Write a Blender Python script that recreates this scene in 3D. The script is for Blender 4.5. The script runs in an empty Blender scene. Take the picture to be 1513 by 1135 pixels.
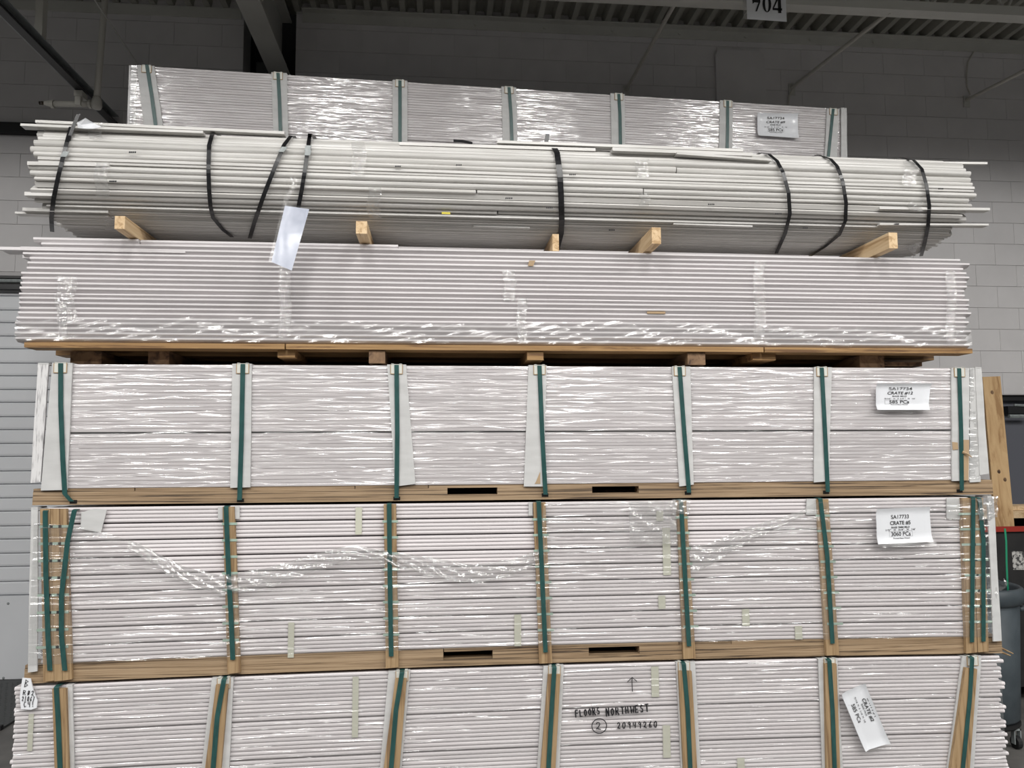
import bpy, math, random
from mathutils import Vector, Matrix
import numpy as np
random.seed(11)
R = random.uniform
C = bpy.context.scene.collection
sc = bpy.context.scene
# ------------------------------------------------------------------ camera
F_PX, CX, CY = 1150.0, 756.5, 567.5
CAM = Vector((-0.5183, -4.0383, 1.78))
YAW, PIT, ROL = 0.0926, 0.08665, -0.00564
fw = Vector((math.sin(YAW)*math.cos(PIT), math.cos(YAW)*math.cos(PIT), math.sin(PIT)))
rt0 = Vector((math.cos(YAW), -math.sin(YAW), 0)); up0 = rt0.cross(fw)
rt = math.cos(ROL)*rt0 + math.sin(ROL)*up0
up = -math.sin(ROL)*rt0 + math.cos(ROL)*up0
cam = bpy.data.cameras.new('camera'); co = bpy.data.objects.new('camera', cam); C.objects.link(co)
cam.sensor_width = 36; cam.lens = 36*F_PX/1513; cam.clip_start = .05; cam.clip_end = 100
M = Matrix((rt, up, -fw)).transposed().to_4x4(); M.translation = CAM
co.matrix_world = M
sc.camera = co
# ------------------------------------------------------------------ world, lamps, exposure
w = bpy.data.worlds.new('world'); sc.world = w; w.use_nodes = True
w.node_tree.nodes['Background'].inputs[0].default_value = (.92, .95, 1, 1)
w.node_tree.nodes['Background'].inputs[1].default_value = .095
def lamp(x, y, z, sx, sy, e, spread=150, col=(1, .985, .96)):
    l = bpy.data.lights.new('unseen_ceiling_lamp', 'AREA'); l.shape = 'RECTANGLE'; l.size = sx; l.size_y = sy
    l.energy = e; l.color = col; l.spread = math.radians(spread)
    o = bpy.data.objects.new('unseen_ceiling_lamp', l); C.objects.link(o); o.location = (x, y, z); return o
def spot(x, y, z, e, cone, blend):
    l = bpy.data.lights.new('unseen_high_bay_lamp', 'SPOT'); l.energy = e; l.spot_size = math.radians(cone); l.spot_blend = blend
    l.shadow_soft_size = .28; l.color = (1, .985, .96)
    o = bpy.data.objects.new('unseen_high_bay_lamp', l); C.objects.link(o); o.location = (x, y, z); return o
for x in (-6.4, -3.9, -1.35, 1.1, 3.6, 6.1):  # leftmost one is an unseen addition that brightens the dock side
    spot(x, -3.3, 5.4, 215, 162.6, .06)
for y in (-5.2, -8.6):
    for x in (-8.6, -6.1, -3.7, -1.35, 1.0, 3.4, 5.8, 8.3):  # outermost ones are added out of view to brighten dock door and side walls
        lamp(x, y, 5.5, 1.2, .35, 128, 164)
sc.view_settings.view_transform = 'Standard'; sc.view_settings.look = 'None'
sc.view_settings.gamma = 1; sc.view_settings.use_curve_mapping = False
sc.view_settings.exposure = -0.29
# ------------------------------------------------------------------ pixel helpers (measured points, each at its own distance)
def ray(px, py): return fw + rt*((px-CX)/F_PX) + up*((CY-py)/F_PX)
def at(px, py, Y):
    r = ray(px, py); t = (Y-CAM.y)/r.y; return CAM + r*t
def loc(px, py, Mw, y=0.0):
    """the measured pixel on the plane local y = y of a frame"""
    Mi = Mw.inverted(); a = Mi @ CAM; d = Mi.to_3x3() @ ray(px, py)
    t = (y-a.y)/d.y; return a + d*t
# ------------------------------------------------------------------ mesh builder
class MB:
    def __init__(s): s.v = []; s.f = []
    def add(s, vs, fs):
        n = len(s.v); s.v += [tuple(v) for v in vs]; s.f += [tuple(i+n for i in f) for f in fs]; return s
    def box(s, x0, x1, y0, y1, z0, z1, n=1):
        vs = []; fs = []
        for i in range(n+1):
            x = x0+(x1-x0)*i/n
            vs += [(x, y0, z0), (x, y1, z0), (x, y1, z1), (x, y0, z1)]
        for i in range(n):
            a = 4*i
            for k in range(4): fs.append((a+k, a+(k+1) % 4, a+4+(k+1) % 4, a+4+k))
        fs.append((3, 2, 1, 0)); a = 4*n; fs.append((a, a+1, a+2, a+3))
        return s.add(vs, [f[::-1] for f in fs])
    def extrude(s, prof, xs, fn=None):
        """profile of (y,z) points pushed along x stations"""
        m = len(prof); vs = []; fs = []
        for x in xs:
            for (y, z) in prof:
                vs.append(fn(x, y, z) if fn else (x, y, z))
        for i in range(len(xs)-1):
            for k in range(m):
                fs.append((i*m+k, i*m+(k+1) % m, (i+1)*m+(k+1) % m, (i+1)*m+k))
        fs.append(tuple(range(m))[::-1]); b = (len(xs)-1)*m; fs.append(tuple(range(b, b+m)))
        return s.add(vs, fs)
    def tube(s, pts, r, n=8, cap=True):
        pts = [Vector(p) for p in pts]; rs = r if isinstance(r, (list, tuple)) else [r]*len(pts)
        vs = []; fs = []; prev = None
        for i, p in enumerate(pts):
            d = (pts[min(i+1, len(pts)-1)] - pts[max(i-1, 0)]).normalized()
            if prev is None:
                a = Vector((0, 0, 1)) if abs(d.z) < .9 else Vector((1, 0, 0)); u = d.cross(a).normalized()
            else:
                u = (prev - d*prev.dot(d)).normalized()
            prev = u; v = d.cross(u)
            for k in range(n):
                t = 2*math.pi*k/n; vs.append(p+(u*math.cos(t)+v*math.sin(t))*rs[i])
        for i in range(len(pts)-1):
            for k in range(n): fs.append((i*n+k, i*n+(k+1) % n, (i+1)*n+(k+1) % n, (i+1)*n+k))
        if cap: fs.append(tuple(range(n))[::-1]); b = (len(pts)-1)*n; fs.append(tuple(range(b, b+n)))
        return s.add(vs, fs)
    def lathe(s, prof, c, n=28):
        """profile of (r,z)"""
        vs = []; fs = []; m = len(prof)
        for k in range(n):
            t = 2*math.pi*k/n
            for r, z in prof: vs.append((c[0]+r*math.cos(t), c[1]+r*math.sin(t), c[2]+z))
        for k in range(n):
            for i in range(m-1): fs.append((k*m+i, ((k+1) % n)*m+i, ((k+1) % n)*m+i+1, k*m+i+1))
        return s.add(vs, fs)
    def ribbon(s, pts, wv, nv, w, t):
        """flat strap through pts: wv = width direction(s), nv = outward direction(s)"""
        pts = [Vector(p) for p in pts]; vs = []; fs = []
        for i, p in enumerate(pts):
            W = Vector(wv[i] if isinstance(wv, list) else wv); N = Vector(nv[i] if isinstance(nv, list) else nv)
            vs += [p-W*w/2, p+W*w/2, p+W*w/2+N*t, p-W*w/2+N*t]
        for i in range(len(pts)-1):
            for k in range(4): fs.append((4*i+k, 4*i+(k+1) % 4, 4*i+4+(k+1) % 4, 4*i+4+k))
        fs.append((3, 2, 1, 0)); a = 4*(len(pts)-1); fs.append((a, a+1, a+2, a+3))
        return s.add(vs, fs)
    def slab(s, quad, th, nv=None):
        """prism from a loop of points (front face), thickened away along -nv"""
        q = [Vector(p) for p in quad]; n = len(q); N = Vector(nv) if nv else Vector((0, -1, 0))
        vs = q + [p-N*th for p in q]
        fs = [tuple(range(n))[::-1], tuple(range(n, 2*n))] + [(k, (k+1) % n, n+(k+1) % n, n+k) for k in range(n)]
        return s.add(vs, fs)
    def grid(s, fn, nu, nv):
        vs = [fn(i/nu, j/nv) for j in range(nv+1) for i in range(nu+1)]
        fs = [(j*(nu+1)+i, j*(nu+1)+i+1, (j+1)*(nu+1)+i+1, (j+1)*(nu+1)+i) for j in range(nv) for i in range(nu)]
        return s.add(vs, fs)
    def warp(s, fn): s.v = [fn(*v) for v in s.v]; return s
def obj(name, mb, mat, parent=None, smooth=False, label=None, kind=None):
    me = bpy.data.meshes.new(name); me.from_pydata([tuple(v) for v in mb.v], [], mb.f)
    import bmesh
    bm = bmesh.new(); bm.from_mesh(me); bmesh.ops.recalc_face_normals(bm, faces=bm.faces); bm.to_mesh(me); bm.free()
    if smooth:
        me.polygons.foreach_set('use_smooth', [True]*len(me.polygons))
    me.materials.append(mat)
    o = bpy.data.objects.new(name, me); C.objects.link(o)
    if parent: o.parent = parent
    if label: o['label'] = label
    if kind: o['kind'] = kind
    return o
def tag(o, label, cat, group=None):
    o['label'] = label; o['category'] = cat
    if group: o['group'] = group
    return o
def thing(name, label, cat, location=(0, 0, 0), rotz=0, group=None, roty=0):
    o = bpy.data.objects.new(name, None); C.objects.link(o)
    o.location = location; o.rotation_euler = (0, roty, rotz); o.empty_display_size = .1
    return tag(o, label, cat, group)
def frame(o): return Matrix.LocRotScale(o.location, o.rotation_euler, None)
def structure(name, mb, mat, parent=None, label=None):
    o = obj(name, mb, mat, parent, label=label)
    if not parent: o['kind'] = 'structure'
    return o
# ------------------------------------------------------------------ materials
def nodes(name):
    m = bpy.data.materials.new(name); m.use_nodes = True; nt = m.node_tree
    return m, nt, nt.nodes['Principled BSDF'], nt.nodes['Material Output']
def N(nt, t, **kw):
    n = nt.nodes.new(t)
    for k, v in kw.items():
        if k in n.inputs: n.inputs[k].default_value = v
        else: setattr(n, k, v)
    return n
def srgb(*c): return tuple(((x/255)/12.92 if x/255 <= .04045 else ((x/255+.055)/1.055)**2.4) for x in c) + (1,)
def surf(name, c1, c2=None, scale=(1, 1, 1), nscale=6, rough=.6, bump=0, bdist=.002, metal=0, detail=4, lo=.35, hi=.65, rnd=0, coord='Object', spec=.5):
    m, nt, p, out = nodes(name)
    p.inputs['Roughness'].default_value = rough; p.inputs['Metallic'].default_value = metal
    p.inputs['Specular IOR Level'].default_value = spec
    col = None
    if c2 or bump:
        tc = N(nt, 'ShaderNodeTexCoord'); mp = N(nt, 'ShaderNodeMapping'); mp.inputs['Scale'].default_value = scale
        nt.links.new(tc.outputs[coord], mp.inputs[0])
        vec = mp.outputs[0]
        if rnd:
            oi = N(nt, 'ShaderNodeObjectInfo'); ad = N(nt, 'ShaderNodeVectorMath', operation='ADD')
            mu = N(nt, 'ShaderNodeMath', operation='MULTIPLY'); mu.inputs[1].default_value = 37
            nt.links.new(oi.outputs['Random'], mu.inputs[0]); nt.links.new(vec, ad.inputs[0]); nt.links.new(mu.outputs[0], ad.inputs[1]); vec = ad.outputs[0]
        nz = N(nt, 'ShaderNodeTexNoise'); nz.inputs['Scale'].default_value = nscale; nz.inputs['Detail'].default_value = detail
        nt.links.new(vec, nz.inputs['Vector'])
    if c2:
        mr = N(nt, 'ShaderNodeValToRGB'); mr.color_ramp.elements[0].position = lo; mr.color_ramp.elements[1].position = hi
        mr.color_ramp.elements[0].color = c1; mr.color_ramp.elements[1].color = c2
        nt.links.new(nz.outputs['Fac'], mr.inputs[0]); col = mr.outputs[0]
    else:
        rg = N(nt, 'ShaderNodeRGB'); rg.outputs[0].default_value = c1; col = rg.outputs[0]
    if rnd:
        oi2 = N(nt, 'ShaderNodeObjectInfo'); mrng = N(nt, 'ShaderNodeMapRange')
        mrng.inputs['To Min'].default_value = 1-rnd; mrng.inputs['To Max'].default_value = 1+rnd*.5
        hs = N(nt, 'ShaderNodeHueSaturation'); nt.links.new(oi2.outputs['Random'], mrng.inputs['Value'])
        nt.links.new(mrng.outputs[0], hs.inputs['Value']); nt.links.new(col, hs.inputs['Color']); col = hs.outputs[0]
    nt.links.new(col, p.inputs['Base Color'])
    if bump:
        b = N(nt, 'ShaderNodeBump'); b.inputs['Strength'].default_value = bump; b.inputs['Distance'].default_value = bdist
        nt.links.new(nz.outputs['Fac'], b.inputs['Height']); nt.links.new(b.outputs[0], p.inputs['Normal'])
    return m
def film(name, haze=.05, gain=2.4, sc_=(3.2, 1, 42), rough=.17, bump=.9, dist=.0075, rot=0, tint=(1, 1, 1, 1), nsc=1.0):
    """clear stretch wrap: see-through, with a wrinkled glossy skin"""
    m, nt, p, out = nodes(name); nt.nodes.remove(p)
    tc = N(nt, 'ShaderNodeTexCoord'); mp = N(nt, 'ShaderNodeMapping'); mp.inputs['Scale'].default_value = sc_
    mp.inputs['Rotation'].default_value = (0, rot, 0)
    nt.links.new(tc.outputs['Object'], mp.inputs[0])
    n1 = N(nt, 'ShaderNodeTexNoise'); n1.inputs['Scale'].default_value = nsc; n1.inputs['Detail'].default_value = 2; n1.inputs['Roughness'].default_value = .4
    n1.inputs['Distortion'].default_value = .6
    nt.links.new(mp.outputs[0], n1.inputs['Vector'])
    n2 = N(nt, 'ShaderNodeTexNoise'); n2.inputs['Scale'].default_value = 1.7; n2.inputs['Detail'].default_value = 2
    nt.links.new(tc.outputs['Object'], n2.inputs['Vector'])
    mu = N(nt, 'ShaderNodeMath', operation='MULTIPLY'); nt.links.new(n1.outputs['Fac'], mu.inputs[0])
    mr2 = N(nt, 'ShaderNodeMapRange'); mr2.inputs['From Min'].default_value = .3; mr2.inputs['From Max'].default_value = .7
    mr2.inputs['To Min'].default_value = .45; mr2.inputs['To Max'].default_value = 1.3
    nt.links.new(n2.outputs['Fac'], mr2.inputs['Value']); nt.links.new(mr2.outputs[0], mu.inputs[1])
    b = N(nt, 'ShaderNodeBump'); b.inputs['Strength'].default_value = bump; b.inputs['Distance'].default_value = dist*2.0
    nt.links.new(mu.outputs[0], b.inputs['Height'])
    g = N(nt, 'ShaderNodeBsdfGlossy'); g.inputs['Roughness'].default_value = rough; nt.links.new(b.outputs[0], g.inputs['Normal'])
    t = N(nt, 'ShaderNodeBsdfTransparent'); t.inputs[0].default_value = tint
    d = N(nt, 'ShaderNodeBsdfDiffuse'); d.inputs[0].default_value = (.86, .86, .85, 1); nt.links.new(b.outputs[0], d.inputs['Normal'])
    m1 = N(nt, 'ShaderNodeMixShader'); m1.inputs[0].default_value = haze
    nt.links.new(t.outputs[0], m1.inputs[1]); nt.links.new(d.outputs[0], m1.inputs[2])
    ml = N(nt, 'ShaderNodeValue'); ml.outputs[0].default_value = gain*.07
    m2 = N(nt, 'ShaderNodeMixShader'); nt.links.new(ml.outputs[0], m2.inputs[0]); nt.links.new(m1.outputs[0], m2.inputs[1]); nt.links.new(g.outputs[0], m2.inputs[2])
    nt.links.new(m2.outputs[0], out.inputs[0])
    return m
def timber(name, c1, c2, c3, rough=.65, scale=(1.2, 30, 30), rot=None):
    """sawn timber: long grain streaks"""
    m, nt, p, out = nodes(name); p.inputs['Roughness'].default_value = rough
    tc = N(nt, 'ShaderNodeTexCoord'); mp = N(nt, 'ShaderNodeMapping'); mp.inputs['Scale'].default_value = scale
    nt.links.new(tc.outputs['Object'], mp.inputs[0])
    oi = N(nt, 'ShaderNodeObjectInfo'); mu = N(nt, 'ShaderNodeMath', operation='MULTIPLY'); mu.inputs[1].default_value = 41
    ad = N(nt, 'ShaderNodeVectorMath', operation='ADD'); nt.links.new(oi.outputs['Random'], mu.inputs[0])
    nt.links.new(mp.outputs[0], ad.inputs[0]); nt.links.new(mu.outputs[0], ad.inputs[1])
    nz = N(nt, 'ShaderNodeTexNoise'); nz.inputs['Scale'].default_value = 1.6; nz.inputs['Detail'].default_value = 6; nz.inputs['Distortion'].default_value = .8
    nz.inputs['Roughness'].default_value = .62
    nt.links.new(ad.outputs[0], nz.inputs['Vector'])
    r = N(nt, 'ShaderNodeValToRGB'); e = r.color_ramp.elements
    e[0].position = .38; e[0].color = c3; e[1].position = .60; e[1].color = c1
    k = e.new(.46); k.color = c2
    nt.links.new(nz.outputs['Fac'], r.inputs[0]); nt.links.new(r.outputs[0], p.inputs['Base Color'])
    b = N(nt, 'ShaderNodeBump'); b.inputs['Strength'].default_value = .35; b.inputs['Distance'].default_value = .002
    nt.links.new(nz.outputs['Fac'], b.inputs['Height']); nt.links.new(b.outputs[0], p.inputs['Normal'])
    return m
m_board = surf('primed board', srgb(206, 200, 201), srgb(218, 213, 214), (1, 8, 30), 2.2, .42, rnd=.08)
m_gap = surf('board seam', srgb(96, 92, 92), rough=.8)
m_mould = surf('primed moulding', srgb(194, 192, 188), srgb(212, 210, 207), (1.2, 20, 20), 2.5, .34, rnd=.12)
m_mould2 = surf('primed casing', srgb(210, 206, 207), srgb(222, 218, 219), (1, 10, 20), 2, .4, rnd=.05)
m_card = surf('white card edge guard', srgb(186, 186, 185), srgb(196, 196, 195), (2, 2, 8), 3, .7)
m_scuff = surf('scuffed white card', srgb(150, 148, 150), srgb(212, 211, 211), (14, 1, 2), 7, .7, lo=.3, hi=.5)
m_lvl = timber('laminated base timber', srgb(164, 141, 113), srgb(138, 115, 88), srgb(74, 60, 46), scale=(.8, 30, 55))
m_batten = timber('tan batten', srgb(164, 138, 104), srgb(150, 124, 90), srgb(122, 96, 68), scale=(30, 30, 1.2))
m_pine = timber('pale pine', srgb(220, 194, 156), srgb(208, 178, 138), srgb(178, 146, 106), scale=(20, 1.4, 20))
m_plank = timber('skid plank', srgb(164, 130, 86), srgb(146, 112, 70), srgb(104, 74, 44), scale=(1.1, 20, 24))
m_dark = timber('old bearer timber', srgb(132, 104, 76), srgb(110, 84, 60), srgb(72, 52, 36), scale=(12, 3, 12))
m_ply = timber('upright tan board', srgb(196, 164, 120), srgb(184, 150, 106), srgb(156, 120, 78), scale=(11, 11, .8))
m_green = surf('green strap', srgb(32, 68, 66), srgb(40, 80, 77), (10, 10, 3), 6, .35)
m_black = surf('black strap', srgb(18, 18, 20), srgb(30, 31, 34), (10, 10, 10), 6, .3)
m_slot_shade = surf('strap hole shade', srgb(20, 16, 13), rough=.9)  # shade inside the slot, put into a near-black colour
m_mint = film('mint tie band', .62, 1.2, (20, 20, 20), .3, .3, tint=(.75, .92, .86, 1))
m_mint = surf('mint tie band', srgb(158, 178, 164), rough=.35)
m_tape = surf('yellowed tape', srgb(196, 196, 180), rough=.4)
m_paper = surf('label paper', srgb(226, 228, 232), rough=.5)
m_bluepaper = surf('bluish paper', srgb(182, 188, 204), srgb(194, 199, 214), (8, 8, 8), 3, .5)
m_ink = surf('black ink', srgb(24, 24, 28), rough=.6)
m_fil = film('stretch wrap')
m_fil_soft = film('loose stretch wrap', .04, 2.4, (2.6, 1, 36), .16, .9, .0105)
m_fil_diag = film('diagonal stretch wrap', .05, 2.4, (2.6, 1, 36), .16, .9, .0105, rot=.09)
m_fil_skirt = film('skirt wrap', .08, 2.0, (4, 1, 16), .13, .9, .006, rot=.7)
m_ruffle = film('ruffled wrap', .16, 3.0, (16, 10, 30), .10, 1.0, .012)
m_cleartape = film('clear tape', .10, 2.6, (30, 30, 60), .12, 1.0, .008)
m_wall = surf('grey wall paint', srgb(200, 198, 198), srgb(206, 204, 204), (1, 1, 1), 3, .7, bump=.15, bdist=.003, rnd=.012)
m_mortar = surf('grey mortar paint', srgb(186, 184, 184), rough=.8)
m_deck = surf('painted roof deck', srgb(150, 150, 142), srgb(164, 163, 154), (.4, .4, .4), 3, .6)
m_steel = surf('painted steel', srgb(184, 184, 178), srgb(192, 192, 186), (1, 1, 1), 3, .5)
m_dsteel = surf('dark steel column', srgb(60, 62, 62), rough=.6)
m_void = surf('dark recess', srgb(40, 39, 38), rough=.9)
m_galv = surf('galvanised steel', srgb(128, 134, 134), srgb(150, 156, 156), (8, 2, 8), 5, .4)
m_pipe = surf('painted pipe', srgb(188, 186, 178), rough=.5)
m_brass = surf('dull bronze', srgb(70, 62, 52), rough=.5, metal=.6)
m_doorp = surf('dock door panel', srgb(212, 214, 217), srgb(218, 220, 223), (1, 1, 1), 2, .55)
m_floor = surf('dark concrete', srgb(84, 82, 80), srgb(104, 102, 99), (1, 1, 1), 5, .6, bump=.1)
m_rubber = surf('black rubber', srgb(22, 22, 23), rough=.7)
m_can = surf('grey bin plastic', srgb(60, 68, 73), srgb(68, 76, 81), (4, 4, 4), 3, .55)
m_binblk = surf('black bin plastic', srgb(26, 26, 27), srgb(36, 35, 35), (3, 3, 3), 3, .6)
m_red = surf('red rim', srgb(150, 44, 32), rough=.5)
m_doorgrey = surf('grey door paint', srgb(96, 98, 106), rough=.5)
m_blackmetal = surf('black metal', srgb(30, 30, 32), rough=.4)
m_cord = surf('green plastic strap', srgb(40, 140, 104), rough=.4)
m_torn = surf('torn brown card', srgb(170, 146, 116), rough=.85)
m_yellow = surf('yellow sticker', srgb(206, 192, 60), rough=.5)
# ------------------------------------------------------------------ room
WY = 2.6      # wall face
wb = MB()
SLOT = (-2.218, -1.776); DOCK = (-6.5, -2.75, 3.17); DOOR = (4.56, 5.55, 2.27)
def wallbox(x0, x1, z0, z1): wb.box(x0, x1, WY+.006, WY+.25, z0, z1)
wallbox(-6.5, SLOT[0], DOCK[2], 5.9); wallbox(DOCK[1], SLOT[0], 0, DOCK[2]); wallbox(SLOT[1], DOOR[0], 0, 5.9)
wallbox(DOOR[0], DOOR[1], DOOR[2], 5.9); wallbox(DOOR[1], 7.5, 0, 5.9)
wall = structure('wall_back', wb, m_mortar)
z0 = 2.274 - 12*.2
# concrete blocks, one mesh shared per width
def block_mesh(x0, x1, z0, z1):
    g = .0022; gx = .0012; b = MB()
    b.slab([(x0+gx, WY, z0+g), (x1-gx, WY, z0+g), (x1-gx, WY, z1-g), (x0+gx, WY, z1-g)], .0065)
    return b
nb = 0
for r in range(0, 30):
    a, c = z0+r*.2, z0+r*.2+.2
    if c < .05 or a > 5.56: continue
    x = -5.0 - (.2 if r % 2 else 0)
    while x < 5.8:
        x0_, x1_ = x, x+.4; x += .4
        if a < DOCK[2]-.02:
            if x1_ <= DOCK[1]+.01: continue
            x0_ = max(x0_, DOCK[1]) if x0_ < DOCK[1] else x0_
        if a < DOOR[2]-.02 and x1_ > DOOR[0]+.01:
            if x0_ >= DOOR[0]-.01: continue
            x1_ = DOOR[0]
        if x0_ < SLOT[0] < x1_: x1_ = SLOT[0]
        if x0_ < SLOT[1] < x1_: x0_ = SLOT[1]
        if x1_ > SLOT[0]+.01 and x0_ < SLOT[1]-.01: continue
        if x1_-x0_ < .06: continue
        a2 = max(a, 0.0)
        if -2.5 < (x0_+x1_)/2 < 3.1 and c < 4.55: 
            if not ((x0_+x1_)/2 > 2.5 and c > 2.9): continue
        if (x0_+x1_)/2 < -4.75 or (x0_+x1_)/2 > 5.35 or (c < 2.2 and x0_ < 3.2): continue
        nb += 1
        obj('block', block_mesh(x0_, x1_, a2, min(c, 5.60)), m_wall, wall)
print('blocks', nb)
# column pocket
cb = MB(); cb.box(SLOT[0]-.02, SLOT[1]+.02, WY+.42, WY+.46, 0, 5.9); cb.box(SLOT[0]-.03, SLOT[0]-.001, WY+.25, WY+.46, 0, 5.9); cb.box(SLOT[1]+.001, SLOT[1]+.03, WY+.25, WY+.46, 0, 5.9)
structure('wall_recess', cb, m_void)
col = MB(); col.box(-2.13, -1.87, WY+.10, WY+.115, 0, 5.2); col.box(-2.13, -1.87, WY+.36, WY+.375, 0, 5.2); col.box(-2.005, -1.99, WY+.115, WY+.36, 0, 5.2)
structure('pillar_1', col, m_dsteel)
# steel roof beam running out over the aisle
bm_ = thing('roof_beam', 'wide painted steel I-beam running from the wall recess out overhead, upper left', 'beam', (-1.92, 0, 5.07))
b = MB(); b.box(-.088, .088, -11, WY+.1, 0, .016); obj('bottom_flange', b, m_steel, bm_)
b = MB(); b.box(-.006, .006, -11, WY+.1, .016, .50); obj('web', b, m_steel, bm_)
b = MB(); b.box(-.088, .088, -11, WY+.1, .50, .516); obj('top_flange', b, m_steel, bm_)
# roof deck: ribs run front to back
pts = []; x = -6.5; pitch = .152
while x < 7.5:
    pts += [(x, 5.625), (x+.048, 5.625), (x+.066, 5.705), (x+.134, 5.705)]; x += pitch
db = MB(); n = len(pts)
db.add([(p[0], -11, p[1]) for p in pts]+[(p[0], WY+.2, p[1]) for p in pts], [(i, i+1, n+i+1, n+i) for i in range(n-1)])
structure('ceiling', db, m_deck)
# ledger angle under the deck
lg = MB(); lg.box(-1.72, 7.0, WY-.075, WY-.001, 5.612, 5.622); lg.box(-1.72, 7.0, WY-.012, WY-.002, 5.525, 5.612)
led = structure('trim_1', lg, m_steel)
for i in range(9):
    b = MB(); b.lathe([(0, .012), (.014, .012), (.014, 0)], (0, 0, 0), 6)
    b.warp(lambda x, y, z, k=i: (-1.45+k*.62+x, WY-.012-z, 5.568+y)); obj('bolt', b, m_steel, led)
lg = MB(); lg.box(-6.4, -2.24, WY-.012, WY-.002, 5.525, 5.62); structure('trim_2', lg, m_steel)
# floor
fl = MB(); fl.box(-6.5, 7.5, -11, WY+.5, -.1, 0); structure('floor', fl, m_floor)
# filled-in wall patch with rounded corners
pa = at(1055, 75, WY); pb = at(1130, 150, WY)
pp = []
r = .07
for cx, cz, a0 in ((pb.x-r, pa.z-r, 0), (pa.x+r, pa.z-r, 90), (pa.x+r, pb.z-1.0+r, 180), (pb.x-r, pb.z-1.0+r, 270)):
    for k in range(6):
        t = math.radians(a0+18*k); pp.append((cx+r*math.cos(t), WY-.035, cz+r*math.sin(t)))
b = MB(); b.slab(pp, .034); tag(obj('wall_panel', b, m_wall), 'tall rounded grey panel fixed flat to the upper wall behind the top crate', 'panel')
# joist bottom chord with braces
JY, JZ = 1.07, at(1315, 17, 1.05).z
j = thing('roof_joist', 'pale steel joist chord crossing overhead at the top right corner', 'joist', (0, JY, JZ))
b = MB(); b.extrude([(-.05, 0), (.05, 0), (.05, .008), (-.006, .008), (-.006, .07), (-.05, .07)], [-1.7, 2.4, 6.5]); obj('bottom_chord', b, m_steel, j)
b = MB(); b.box(-1.7, 6.5, -.05, .05, .62, .67); obj('top_chord', b, m_steel, j)
for k in range(14):
    b = MB(); x = -1.6+k*.58; b.tube([(x, 0, .05), (x+.29, 0, .625), (x+.58, 0, .05)], .011, 6); obj('web_rod', b, m_steel, j)
names = ('thin painted brace rod ending behind the top crate', 'painted brace rod with a bent grey cable, right of the 704 sign', 'painted brace rod with wall plate at the right edge')
for i, (wx, wy, jx, jy) in enumerate(((925, 133, 1000, 0), (1170, 130, 1315, 17), (1428, 148, 1513, 105))):
    A = at(wx, wy, WY-.01); B = at(jx, jy, JY) if i < 2 else at(jx, jy, 1.35)
    d = (B-A); A2 = A; B2 = A + d*(1.0 if i < 2 else 1.3)
    t = thing('ceiling_brace', names[i], 'brace', A)
    b = MB(); b.tube([(0, -.01, 0), B2-A], .016, 8); obj('rod', b, m_pipe, t)
    b = MB(); b.box(-.03, .03, -.006, .004, -.07, .04); obj('wall_plate', b, m_steel, t)
# bent cable beside the middle brace
b = MB(); b.tube([at(1165, 155, WY-.02), at(1166, 142, WY-.02), at(1172, 130, WY-.02), at(1185, 117, WY-.03), at(1203, 105, WY-.03)], .008, 6)
tag(obj('wall_cable', b, m_pipe), 'short grey cable curving down the wall beside the middle brace', 'cable')
b = MB(); b.tube([at(1440, 75, WY-.012), at(1430, 92, WY-.012), at(1428, 112, WY-.012), at(1429, 128, WY-.012), at(1434, 140, WY-.012)], .007, 6)
tag(obj('wall_cable', b, m_pipe), 'thin looped cable on the wall above the brace plate at right', 'cable')
# hanging number sheet
q = [at(1104, 28, JY-.06), at(1162.5, 32, JY-.06)]
sg = thing('number_sign', 'white sheet reading 704 hung from the joist at the top of the picture', 'sign', q[0])
wv = q[1]-q[0]; W_ = wv.length; ux = wv.normalized(); H_ = W_*1.02
b = MB(); b.slab([(0, 0, 0), tuple(wv), tuple(wv+Vector((0, 0, H_))), (0, 0, H_)], .002); obj('sheet', b, m_paper, sg)
b = MB(); b.slab([(-.026, .001, -.002), (W_*.95, .001, -.002), (W_*.95, .001, H_+.02), (-.026, .001, H_+.02)], .001); obj('plastic_sleeve', b, film('sleeve', .12, 1.5, (2, 2, 2), .2, .2), sg)
def sgpt(px, py): return Vector(((px-1104)/58.5*W_, -.004, wv.z*((px-1104)/58.5) + (28+(px-1104)/58.5*4-py)/58.5*W_))
def poly(mb, pts): mb.slab([sgpt(*p) for p in pts], .001)
b = MB()   # bold serif digits
poly(b, [(1112, -1), (1124, -1), (1124, 3), (1118.5, 17), (1116.3, 17), (1121, 4), (1115, 3.5), (1112.6, 6)])
obj('digit', b, m_ink, sg)
b = MB(); n = 20
o_ = [sgpt(1133.5+6.5*math.cos(2*math.pi*k/n), 6+12.5*math.sin(2*math.pi*k/n)) for k in range(n)]
i_ = [sgpt(1133.5+2.6*math.cos(2*math.pi*k/n), 6+11.2*math.sin(2*math.pi*k/n)) for k in range(n)]
b.add(o_+i_, [(k, (k+1) % n, n+(k+1) % n, n+k) for k in range(n)]); obj('digit', b, m_ink, sg)
b = MB(); poly(b, [(1150, -6), (1154.5, -6), (1154.5, 19.5), (1150, 19.5)]); poly(b, [(1142, 12), (1155.8, 12.5), (1155.8, 15.8), (1142, 15)]); poly(b, [(1150, -6), (1151, -2), (1144, 12), (1142, 12)])
obj('digit', b, m_ink, sg)
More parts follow.
